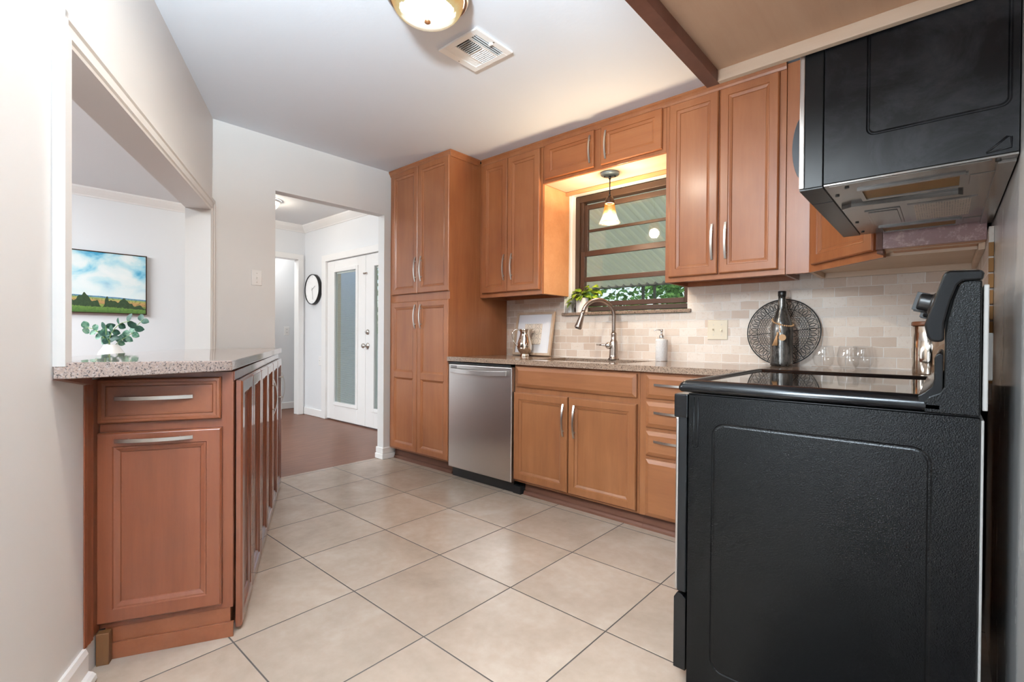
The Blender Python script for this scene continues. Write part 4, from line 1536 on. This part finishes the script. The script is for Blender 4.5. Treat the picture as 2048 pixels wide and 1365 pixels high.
m_ = MB()
m_.box(vx1-.04, vx1-.02, .145, .155, t-.006, t)
m_.build('lever', M['white_lou'], vr)

# ================================================================== SWITCHES AND OUTLETS
def plate(name, label, cat, F, w, h, toggles=(), sockets=(), mat='white', group=None):
    o = F(Vector((0, 0, 0)))
    root = thing(name, label, cat, o, group)
    MB(F).rings(-w/2, w/2, -h/2, h/2, [(0, .003), (.003, .006), (.004, .0062)]).build('cover_plate', M[mat], root)
    for u, s in toggles:
        mb = MB(F).box(u-.005, u+.005, -.012, .012, .006, .008)
        mb.prism([(-.004, .008), (.004, .008), (.004+s*.008, .018), (-.002+s*.008, .018)], u-.0035, u+.0035, 'x')
        mb.build('toggle', M['cream' if mat == 'cream' else 'white'], root)
    for v in sockets:
        mb = MB(F).box(-.016, .016, v-.013, v+.013, .006, .0085)
        mb.mat(1).box(-.008, -.005, v-.005, v+.006, .0085, .0088).box(.005, .008, v-.005, v+.006, .0085, .0088)
        mb.build('socket', [M['white'], M['black']], root)
    mb = MB(F)
    if toggles:
        for u, s in toggles:
            for v in (.03, -.03):
                MB(F).cyl((u, v, .006), (u, v, .0072), .003, seg=8).build('screw', M['nickel'], root)
    else:
        MB(F).cyl((0, 0, .006), (0, 0, .0072), .003, seg=8).build('screw', M['nickel'], root)
    return root
plate('light_switch', 'single white light switch on the cream wall left of the doorway', 'switch',
      frame((XL, -.154, 1.391), (0, 1, 0), (0, 0, 1), (1, 0, 0)), .066, .102, [(0, -1)])
plate('light_switch', 'cream double light switch on the tiled backsplash', 'switch',
      frame((2.030, YT, 1.058), (1, 0, 0), (0, 0, 1), (0, -1, 0)), .116, .116, [(-.023, 1), (.023, -1)], mat='cream')
plate('wall_outlet', 'white outlet on the passage wall seen through the far opening', 'outlet',
      frame((-3.76, 1.52, 1.075), (0, 1, 0), (0, 0, 1), (1, 0, 0)), .07, .115, (), (.022, -.022))
plate('light_switch', 'white switch plate on the hall wall beside the french door casing', 'switch',
      frame((-2.745, YH, .70), (1, 0, 0), (0, 0, 1), (0, -1, 0)), .07, .115, [(0, 1)])

# ================================================================== THINGS ON THE COUNTER
ZT = .8642
# faucet
fx, fy = 1.398, 1.405
fa = thing('faucet', 'brushed nickel pull down gooseneck faucet behind the sink', 'faucet', (fx, fy, ZT))
m_ = MB().lathe([(.036, 0), (.036, .006), (.030, .010), (.0285, .03), (.0265, .08), (.0245, .115), (.021, .125), (.0175, .13), (.0175, .16), (.0185, .165), (.0185, .172), (.016, .176)], (fx, fy, ZT), 28)
m_.build('body', M['pewter'], fa)
dirv = Vector((-.62, -.785, 0)).normalized()
R_ = .108
pts = [(fx, fy, ZT+.16), (fx, fy, ZT+.20), (fx, fy, ZT+.25)]
zc = ZT+.285
for i in range(17):
    a = PI*i/16*.93
    p = Vector((fx, fy, zc))+dirv*(R_-R_*math.cos(a))+Vector((0, 0, R_*math.sin(a)))
    pts.append(p)
m_ = MB().tube(pts, .0135, 14)
m_.build('gooseneck', M['pewter'], fa)
pe_, pd = Vector(pts[-1]), (Vector(pts[-1])-Vector(pts[-2])).normalized()
q = pd.to_track_quat('Z', 'Y').to_matrix().to_4x4()
m_ = MB().lathe([(.0145, -.002), (.0155, .0), (.0155, .006), (.0145, .008), (.016, .03), (.021, .075), (.0245, .098), (.025, .106), (.021, .11)], pe_, 24, q)
m_.mat(1).lathe([(.020, .1095), (.019, .113), (.001, .113)], pe_, 20, q)
m_.build('spray_head', [M['pewter'], M['black']], fa)
hd = Vector((-.66, -.75, 0)).normalized()
hp0 = Vector((fx, fy, ZT+.092))
m_ = MB().ball(hp0+hd*.034, .0235, 20)
m_.tube([hp0+hd*.05+Vector((-.0, 0, .002)), hp0+hd*.07+Vector((-.02, .012, .003)), hp0+hd*.07+Vector((-.075, .04, .004))], .006, 10, radii=[.0085, .0062, .007])
m_.build('lever', M['chrome'], fa)
# soap dispenser
sx, sy = 1.722, 1.425
so = thing('soap_dispenser', 'white dimpled ceramic soap dispenser with chrome pump on the counter', 'soap dispenser', (sx, sy, ZT))
m_ = MB().lathe([(.034, 0), (.036, .004), (.0365, .07), (.0365, .128), (.034, .136), (.022, .1385), (.012, .139)], (sx, sy, ZT), 32)
m_.build('body', M['dimple'], so)
m_ = MB().lathe([(.0155, .137), (.0155, .158), (.012, .161), (.0065, .162), (.0065, .185), (.0085, .187), (.0085, .197), (.001, .198)], (sx, sy, ZT), 20)
m_.tube([(sx, sy, ZT+.193), (sx-.02, sy-.01, ZT+.194), (sx-.037, sy-.018, ZT+.192), (sx-.041, sy-.02, ZT+.188)], .0035, 8)
m_.build('pump', M['chrome'], so)
# framed print leaning on the backsplash
fr_ = thing('picture_frame', 'light wood framed print with quatrefoil pattern leaning on the backsplash', 'picture frame', (.665, 1.46, ZT))
Fv = Vector((0, .062, .331)).normalized()
Fn = Vector((0, -Fv.z, Fv.y))
FP = frame((.482, 1.444, ZT+.004), (1, 0, 0), Fv, Fn)
W_, H_, b_ = .366, .338, .019
m_ = MB(FP)
m_.box(0, b_, 0, H_, 0, .020).box(W_-b_, W_, 0, H_, 0, .020).box(b_, W_-b_, 0, b_, 0, .020).box(b_, W_-b_, H_-b_, H_, 0, .020)
m_.build('frame', wood('pale_oak', 'a98d74', 'b79d85', 'c5ae98', axis='Z', coat=0), fr_, .001)
MB(FP).box(b_, W_-b_, b_, H_-b_, .004, .010).build('mat_board', M['paper'], fr_)
MB(FP).box(.095, .262, .085, .245, .0115, .0165).build('print', M['lattice'], fr_)
# silver pitcher
gx, gy = .655, 1.375
pi_ = thing('pitcher', 'shiny silver water pitcher in front of the framed print', 'pitcher', (gx, gy, ZT))
m_ = MB().lathe([(.036, 0), (.037, .004), (.034, .010), (.030, .016), (.034, .022), (.048, .036), (.057, .058), (.0585, .078), (.054, .105), (.044, .135), (.037, .160), (.035, .178), (.039, .195), (.044, .205), (.042, .205), (.037, .195), (.033, .178), (.034, .16)], (gx, gy, ZT), 36, cap=False)
m_.lathe([(.036, .0), (.001, .001)], (gx, gy, ZT), 36, cap=False)
m_.build('body', M['silver'], pi_)
rv = Vector((.75, .66, 0)).normalized()
m_ = MB()
sp = Vector((gx, gy, ZT))
m_.add([sp+rv*.030+Vector((0, 0, .160)), sp+rv*.066+Vector((0, 0, .209)), sp+rv*.034+rv.cross(Vector((0, 0, 1)))*.028+Vector((0, 0, .205)), sp+rv*.034-rv.cross(Vector((0, 0, 1)))*.028+Vector((0, 0, .205))],
       [(0, 1, 2), (0, 3, 1)], True)
m_.build('spout', M['silver'], pi_)
hpts = [sp-rv*.036+Vector((0, 0, .196)), sp-rv*.062+Vector((0, 0, .203)), sp-rv*.086+Vector((0, 0, .188)), sp-rv*.094+Vector((0, 0, .155)), sp-rv*.084+Vector((0, 0, .115)), sp-rv*.066+Vector((0, 0, .088)), sp-rv*.055+Vector((0, 0, .075))]
def smooth(pts, n=4):
    pts = [Vector(p) for p in pts]
    out = []
    for i in range(len(pts)-1):
        p0, p1, p2, p3 = pts[max(i-1, 0)], pts[i], pts[i+1], pts[min(i+2, len(pts)-1)]
        for k in range(n):
            t = k/n
            out.append(.5*((2*p1)+(p2-p0)*t+(2*p0-5*p1+4*p2-p3)*t*t+(3*p1-p0-3*p2+p3)*t**3))
    out.append(pts[-1])
    return out
MB().tube(smooth(hpts), .0055, 10).build('handle', M['silver'], pi_)
# potted plant on the sill
ppx, ppy, ZS = 1.055, 1.545, 1.1905
po = thing('potted_plant', 'trailing variegated pothos in a white ribbed pot on the window sill', 'plant', (ppx, ppy, ZS))
m_ = MB()
seg = 48
pv = []
prof = [(.034, 0), (.043, .0), (.0445, .055), (.046, .105), (.043, .105), (.042, .095)]
vs, fs = [], []
for r, h in prof:
    for i in range(seg):
        a = 2*PI*i/seg
        rr = r*(1+.012*(1 if i % 2 else -1))
        vs.append((ppx+rr*math.cos(a), ppy+rr*math.sin(a), ZS+h))
for k in range(len(prof)-1):
    for i in range(seg):
        j = (i+1) % seg
        fs.append((k*seg+i, k*seg+j, k*seg+seg+j, k*seg+seg+i))
fs.append(tuple(range(seg)))
m_.add(vs, fs)
m_.build('pot', M['ceramic'], po)
MB().lathe([(.0425, .088), (.02, .092), (.001, .093)], (ppx, ppy, ZS), 24, cap=False).build('soil', M['soil'], po)
def leaf_mesh(mb, base, d, up, L, W, curl=.3, heart=True):
    """a pointed leaf: base, direction, normal"""
    d = Vector(d).normalized()
    up = Vector(up)
    up = (up-d*up.dot(d)).normalized()
    s = d.cross(up)
    n = 6
    rows = []
    for i in range(n+1):
        t = i/n
        if heart:
            w = W*(math.sin(PI*min(1, t*1.0+.12))**.8)*(1-.25*t) if t < 1 else 0
        else:
            w = W*math.sin(PI*(.06+.94*t))**.6 if t < 1 else W*.1
        c = Vector(base)+d*L*t-up*curl*L*t*t
        rows.append((c-s*w/2+up*.10*w, c, c+s*w/2+up*.10*w))
    vs = [p for r in rows for p in r]
    fs = []
    for i in range(n):
        a = i*3
        fs += [(a, a+1, a+4, a+3), (a+1, a+2, a+5, a+4)]
    mb.add(vs, fs, True)
r3 = random.Random(11)
lv, st = MB(), MB()
top = Vector((ppx, ppy, ZS+.095))
spec_ = []
for k in range(22):
    a = r3.uniform(0, 2*PI)
    el = r3.uniform(.1, 1.3)
    reach = r3.uniform(.03, .085)
    spec_.append((a, el, reach))
spec_ += [(0.0, .7, .12), (.35, .35, .12), (-.35, .05, .12), (.1, .5, .10), (PI, .1, .09), (PI*1.12, -.35, .085), (PI*.95, -.5, .10), (-2.2, -.2, .08), (-1.7, .3, .08)]
for a, el, reach in spec_:
    d = Vector((math.cos(a)*math.cos(el), math.sin(a)*math.cos(el)*.75, math.sin(el)))
    tip = top+d*reach+Vector((0, 0, .012))
    if tip.y > 1.575: tip.y = 1.575-r3.uniform(0, .02)
    if tip.x < .952: tip.x = .952+r3.uniform(0, .02)
    st.tube([top+Vector((d.x*.012, d.y*.012, -.006)), top+d*reach*.5+Vector((0, 0, .018)), tip], .0014, 5)
    ld = Vector((d.x, d.y*.6-.25, d.z*.4-.30+r3.uniform(-.2, .2)))
    if ld.x < 0 and tip.x < 1.0: ld.x *= .3
    leaf_mesh(lv, tip, ld, (-.2, -.5, 1), r3.uniform(.052, .074), r3.uniform(.042, .056), .25)
lv.build('leaves', M['pothos'], po)
st.build('stems', M['stem'], po)
# bottle
bx, by = 2.397, 1.395
bo = thing('bottle', 'tall mottled black bottle standing in front of the wire disc', 'bottle', (bx, by, ZT))
m_ = MB().lathe([(.047, 0), (.052, .004), (.053, .02), (.053, .185), (.0515, .205), (.045, .235), (.034, .268), (.0245, .295), (.0195, .325), (.0175, .352), (.0175, .366)], (bx, by, ZT), 36)
m_.build('body', M['bottle'], bo)
m_ = MB().lathe([(.0178, .366), (.0195, .367), (.0195, .392), (.0165, .3935), (.001, .394)], (bx, by, ZT), 24)
m_.build('cap', M['black'], bo)
# bead garland hanging round the bottle's shoulder
bg = thing('bead_garland', 'string of wooden beads with tassel and tag draped round the bottle', 'garland', (bx, by, ZT+.2))
nb = 34
for i in range(nb):
    a = 2*PI*i/nb
    h = .243-.022*math.sin(a+2.2)-.012
    t_ = (h-.205)/.063
    rr = .0515-.0175*max(0, min(1, t_))+.0035
    if h < .235: rr = .0515-(h-.205)/.03*.0065+.0045
    MB().ball((bx+rr*math.cos(a), by+rr*math.sin(a), ZT+h), .0042, 8).build('bead', M['bead'], bg)
ca = math.atan2(-.80, .36)-.42
for i in range(6):
    rr = .0478+.0012*i
    MB().ball((bx+rr*math.cos(ca)+.001*i, by+rr*math.sin(ca), ZT+.222-.0085*i), .0042, 8).build('bead', M['bead'], bg)
p0 = Vector((bx+.0575*math.cos(ca-.1), by+.0575*math.sin(ca-.1), ZT+.178))
m_ = MB()
for k in range(14):
    a = 2*PI*k/14
    e = p0+Vector((math.cos(a)*.012-.012, math.sin(a)*.006-.003, -.070))
    m_.tube([p0, p0+Vector((math.cos(a)*.003-.004, math.sin(a)*.003, -.022)), e], .0016, 5)
m_.lathe([(.004, .0), (.0055, -.006), (.0045, -.02)], p0, 10)
m_.build('tassel', M['bead'], bg)
ca2 = ca+.28
q_ = Vector((bx+.0565*math.cos(ca2), by+.0565*math.sin(ca2), ZT+.150))
nn = Vector((math.cos(ca2), math.sin(ca2), 0))
m_ = MB().lathe([(.0165, 0), (.0165, .003)], q_, 24, nn.to_track_quat('Z', 'Y').to_matrix().to_4x4())
m_.build('wooden_tag', M['bead'], bg)
# wire disc leaning on the backsplash
wd = thing('wire_disc', 'round black wire lattice disc leaning on the backsplash behind the bottle', 'decoration', (2.385, 1.47, ZT))
WR = .180
wv = Vector((0, .045, 2*WR)).normalized()
wn_ = Vector((0, -wv.z, wv.y))
FW = frame(Vector((2.383, 1.458, ZT+.002))+wv*WR, (1, 0, 0), wv, wn_)
def circ(r, n=64, z=0.0, c=(0, 0)):
    return [(c[0]+r*math.cos(2*PI*i/n), c[1]+r*math.sin(2*PI*i/n), z) for i in range(n)]
MB(FW).tube(circ(WR-.003, 96), .0031, 8, True).build('rim', M['iron'], wd)
m_ = MB(FW)
for i in range(3):
    a = PI*i/3+.12
    m_.tube([(-(WR-.004)*math.cos(a), -(WR-.004)*math.sin(a), .002), ((WR-.004)*math.cos(a), (WR-.004)*math.sin(a), .002)], .0017, 6)
m_.build('spokes', M['iron'], wd)
def ellipse(r0, r1, a, hw, n=14):
    out = []
    for i in range(n):
        t = 2*PI*i/n
        r = (r0+r1)/2+(r1-r0)/2*math.cos(t)
        s = hw*math.sin(t)
        out.append((r*math.cos(a)-s*math.sin(a), r*math.sin(a)+s*math.cos(a), 0))
    return out
m_ = MB(FW)
for i in range(36):
    a = 2*PI*(i+.5)/36
    m_.tube(ellipse(.128, .158, a, .0085, 12), .0013, 4, True)
    m_.tube(ellipse(.128, .158, a, .0055, 12), .0010, 4, True)
    m_.tube(ellipse(.160, .168, a, .0080, 8), .0012, 4, True)
    a2 = 2*PI*i/36
    m_.tube([(.128*math.cos(a2), .128*math.sin(a2), 0), ((WR-.003)*math.cos(a2), (WR-.003)*math.sin(a2), 0)], .0009, 4)
    for da in (-.05, .05):
        m_.tube([(.164*math.cos(a2), .164*math.sin(a2), 0), ((WR-.003)*math.cos(a2+da), (WR-.003)*math.sin(a2+da), 0)], .0008, 4)
for r in (.127, .168):
    m_.tube(circ(r, 72), .0013, 4, True)
m_.build('petal_band', M['iron'], wd)
m_ = MB(FW)
for r, n_, hw in ((.121, 52, .0058), (.110, 46, .0058), (.099, 42, .0058), (.088, 36, .0058)):
    for i in range(n_):
        a = 2*PI*i/n_
        m_.tube(circ(hw, 8, 0, (r*math.cos(a), r*math.sin(a))), .0012, 4, True)
m_.build('ring_band', M['iron'], wd)
m_ = MB(FW)
for i in range(12):
    a = 2*PI*(i+.5)/12
    m_.tube(ellipse(.022, .070, a, .0125, 12), .0013, 4, True)
    m_.tube(circ(.006, 8, 0, (.077*math.cos(a+.26), .077*math.sin(a+.26))), .0008, 4, True)
m_.tube(circ(.020, 24), .0012, 5, True)
m_.tube(circ(.010, 16), .0010, 5, True)
m_.build('flower_centre', M['iron'], wd)
# tumblers
def tumbler(x, y, label):
    t = thing('stemless_glass', label, 'glass', (x, y, ZT), 'stemless glasses beside the bottle')
    m_ = MB().lathe([(.001, .0005), (.022, .0), (.030, .004), (.042, .022), (.0475, .045), (.0465, .065), (.042, .09), (.0385, .110), (.0375, .110), (.041, .09), (.0455, .065), (.0462, .045), (.040, .024), (.028, .009), (.001, .007)], (x, y, ZT), 40, cap=False)
    m_.build('bowl', M['glass'], t)
tumbler(2.586, 1.395, 'stemless clear glass nearest the black bottle')
tumbler(2.693, 1.36, 'stemless clear glass farther right, in front of another glass')
tumbler(2.738, 1.464, 'stemless clear glass half hidden behind another glass')
# canister
kx, ky = 2.992, 1.20
ka = thing('canister', 'tall shiny silver canister with brown wooden lid behind the range', 'canister', (kx, ky, ZT))
MB().lathe([(.056, 0), (.057, .003), (.057, .198), (.055, .200)], (kx, ky, ZT), 40).build('body', M['silver'], ka)
MB().lathe([(.060, .200), (.061, .203), (.061, .214), (.058, .218)], (kx, ky, ZT), 40).build('lid', M['wood_lid'], ka)

# ================================================================== DINING ROOM AND HALL
# painting
pa = thing('painting', 'wide landscape painting of fields under a cloudy sky in a thin dark frame', 'painting', (XF+.002, -1.20, 1.213))
py0, py1, pz0, pz1 = -1.20, -.190, 1.213, 1.815
MB().box(XF+.004, XF+.036, py0+.008, py1-.008, pz0+.008, pz1-.008).build('canvas', M['painting'], pa)
m_ = MB()
m_.box(XF+.002, XF+.042, py0, py0+.009, pz0, pz1).box(XF+.002, XF+.042, py1-.009, py1, pz0, pz1)
m_.box(XF+.002, XF+.042, py0+.009, py1-.009, pz0, pz0+.009).box(XF+.002, XF+.042, py0+.009, py1-.009, pz1-.009, pz1)
m_.build('frame', M['brown_cap'], pa)
# clock
kx_, kz_ = -2.895, 1.592
ko = thing('wall_clock', 'round white wall clock with deep black rim on the hall wall', 'clock', (kx_, YH, kz_))
q = Matrix.Rotation(PI/2, 4, 'X')
MB().lathe([(.188, .0005), (.19, .002), (.19, .042), (.187, .044), (.180, .044), (.180, .030), (.188, .030)], (kx_, YH, kz_), 64, q, cap=False).build('rim', M['black'], ko)
MB().lathe([(.1815, .002), (.1815, .033), (.001, .033)], (kx_, YH, kz_), 64, q, smooth=False, cap=False).build('face', M['clock_face'], ko)
FC = frame((kx_, YH-.034, kz_), (1, 0, 0), (0, 0, 1), (0, -1, 0))
def hand(ang, L, w):
    a = math.radians(ang)
    d = Vector((math.sin(a), math.cos(a), 0))
    s = Vector((d.y, -d.x, 0))*w
    mb = MB(FC)
    p = [d*-.02-s, d*-.02+s, d*L+s*.7, d*L-s*.7]
    mb.add([(*v.xy, .001) for v in p]+[(*v.xy, .003) for v in p], [(0, 1, 2, 3), (4, 5, 6, 7), (0, 1, 5, 4), (1, 2, 6, 5), (2, 3, 7, 6), (3, 0, 4, 7)])
    return mb.build('hand', M['grey_metal'], ko)
hand(63, .085, .003)
hand(170, .13, .0022)
m_ = MB(FC)
for i in range(12):
    a = PI*i/6
    d = Vector((math.sin(a), math.cos(a), 0))
    m_.tube([d*.150, d*.165], .0009, 4)
m_.build('hour_marks', M['grey_metal'], ko)
# dining table (behind the hatch) with vase
tbx, tby = -.76, -1.10
tb = thing('dining_table', 'small white table behind the serving hatch carrying the vase', 'table', (tbx, tby, 0))
MB().box(tbx-.38, tbx+.26, tby-.42, tby+.42, .73, .76).build('table_top', M['white'], tb, .004)
for ax in (-.34, .22):
    for ay in (-.38, .38):
        MB().box(tbx+ax-.022, tbx+ax+.022, tby+ay-.022, tby+ay+.022, 0, .73).build('leg', M['white'], tb, .002)
vx_, vy_ = -.67, -.868
va = thing('vase', 'white tapered ceramic vase seen through the serving hatch', 'vase', (vx_, vy_, .76))
MB().lathe([(.05, 0), (.072, .004), (.08, .04), (.076, .09), (.06, .14), (.043, .168), (.036, .182), (.036, .186), (.031, .186), (.031, .17)], (vx_, vy_, .76), 36, cap=False).build('body', M['ceramic'], va)
eu = thing('eucalyptus_bunch', 'bunch of green eucalyptus sprigs standing in the white vase', 'plant', (vx_, vy_, .93))
# camera-facing directions
cr = Vector((.749, .663, 0)); cu = Vector((0, 0, 1)); cf = Vector((-.663, .749, 0))
base = Vector((vx_, vy_, .90))
r4 = random.Random(5)
sprigs = [[(0, 0), (.01, .06), (.035, .11), (.10, .165), (.17, .185)],
          [(0, 0), (.0, .05), (-.01, .10), (.0, .16)],
          [(0, 0), (-.01, .05), (-.05, .10), (-.09, .13)],
          [(0, 0), (-.03, .06), (-.10, .13), (-.165, .145)],
          [(0, 0), (.02, .05), (.07, .09), (.11, .12)],
          [(0, 0), (.03, .06), (.09, .145), (.13, .20)]]
for k, sp_ in enumerate(sprigs):
    off = (k-2.5)*.016
    pts = smooth([base+cr*a+cu*b+cf*off*(b/.1) for a, b in sp_], 4)
    sg = MB().tube(pts, .002, 6).build('sprig', M['stem'], eu)
    lm = MB()
    n = len(pts)
    for i in range(max(4, n*2//5), n, 3):
        p = pts[i]
        t = (pts[min(i+1, n-1)]-pts[i-1]).normalized()
        for sgn in (-1, 1):
            sd = (t.cross(cf)*sgn+t*.5+cf*r4.uniform(-.4, .4)).normalized()
            leaf_mesh(lm, p, sd, -cf+cr*r4.uniform(-.5, .5)+cu*r4.uniform(-.2, .5), r4.uniform(.035, .055), r4.uniform(.03, .042), .12, False)
    lm.build('leaves', M['euca_dark' if k in (0, 5, 1) else 'euca'], sg, root=eu)

# ================================================================== OUTSIDE
gr_ = MB().box(-3.1, 12, 1.70, 22, -.15, -.06).box(-14, -3.1, 2.6, 22, -.15, -.06)
tag(gr_.build('lawn', M['grass']), 'green lawn outside behind the house', 'lawn', None, 'stuff')
pf_ = MB().box(-3.1, 4.4, 1.70, 4.9, -.06, -.015).box(-5.2, -3.1, 2.6, 4.9, -.06, -.015)
shell('porch_floor', pf_, M['concrete'])
pw = MB().box(-4.75, -4.65, 1.9, 4.6, -.06, 1.02)
pw.box(-4.78, -4.62, 1.9, 4.6, 1.02, 1.06)
shell('wall_porch', pw, M['porch_rail'], label='low pale wall at the end of the porch')
# corrugated porch roof
pr = thing('porch_roof', 'white corrugated metal porch roof outside above the window', 'roof', (0, 3, 2.3))
m_ = MB()
xs, zs_ = [], []
nx = 212
Xa, Xb = -1.7, 4.2
ya, yb, za, zb = 1.68, 4.35, 2.50, 1.70
vs, fs = [], []
for i in range(nx*2+1):
    x = Xa+(Xb-Xa)*i/(nx*2)
    ph = (i % 8)/8
    h = .018 if ph < .25 else (.018 if ph < .30 else (0 if ph > .4 and ph < .9 else .009))
    h = .032*max(0, math.cos(2*PI*ph))
    for y, z in ((ya, za), (yb, zb)):
        vs.append((x, y, z+h)); vs.append((x, y, z+h+.003))
for i in range(nx*2):
    a, b = i*4, (i+1)*4
    fs += [(a, a+2, b+2, b), (a+1, b+1, b+3, a+3), (a+2, a+3, b+3, b+2), (a, b, b+1, a+1)]
m_.add(vs, fs)
m_.build('roof_pan', M['porch'], pr)
m_ = MB().box(Xa, Xb, 4.37, 4.43, zb-.015, zb+.06)
m_.build('fascia_beam', M['porch_post'], pr)
for x in (-1.6, .11, .267, 3.6):
    p = MB().box(x-.014, x+.014, 4.385, 4.415, -.02, zb-.015).build('porch_post', M['porch_post'], pr)
# trees
def tree(x, y, h, r, seed, label):
    t = thing('garden_tree', label, 'tree', (x, y, -.05), 'trees beyond the porch')
    MB().tube(smooth([(x, y, -.05), (x+.05, y, h*.3), (x-.04, y+.05, h*.6), (x, y, h*.8)], 4), .09, 10).build('trunk', M['bark'], t)
    rr = random.Random(seed)
    m_ = MB()
    for k in range(4200):
        a = rr.uniform(0, 2*PI); ct_ = rr.uniform(-1, 1); q = rr.uniform(.55, 1)**.5
        s_ = math.sqrt(1-ct_*ct_)
        c = Vector((x+r*q*s_*math.cos(a)*(1+.2*math.sin(3*a)), y+r*q*s_*math.sin(a), h*.55+h*.44*q*ct_))
        d = Vector((rr.gauss(0, 1), rr.gauss(0, 1), rr.gauss(-.3, .6))).normalized()
        u = Vector((rr.gauss(0, 1), rr.gauss(0, 1), rr.gauss(.5, 1)))
        u = (u-d*u.dot(d)).normalized()
        s2 = d.cross(u)
        L, W = rr.uniform(.11, .20), rr.uniform(.06, .10)
        m_.add([c, c+d*L*.5+s2*W*.5, c+d*L, c+d*L*.5-s2*W*.5], [(0, 1, 2, 3)])
    m_.build('foliage', M['tree_leaf'], t)
tree(-2.5, 7.4, 3.4, 1.5, 1, 'leafy green tree farthest left beyond the porch')
tree(-.6, 10.0, 4.2, 1.6, 2, 'leafy green tree seen low in the kitchen window')
tree(1.6, 7.4, 3.4, 1.5, 3, 'leafy green tree at right beyond the porch')
tree(-6.9, 4.4, 3.4, 1.6, 4, 'leafy green tree seen through the french door')
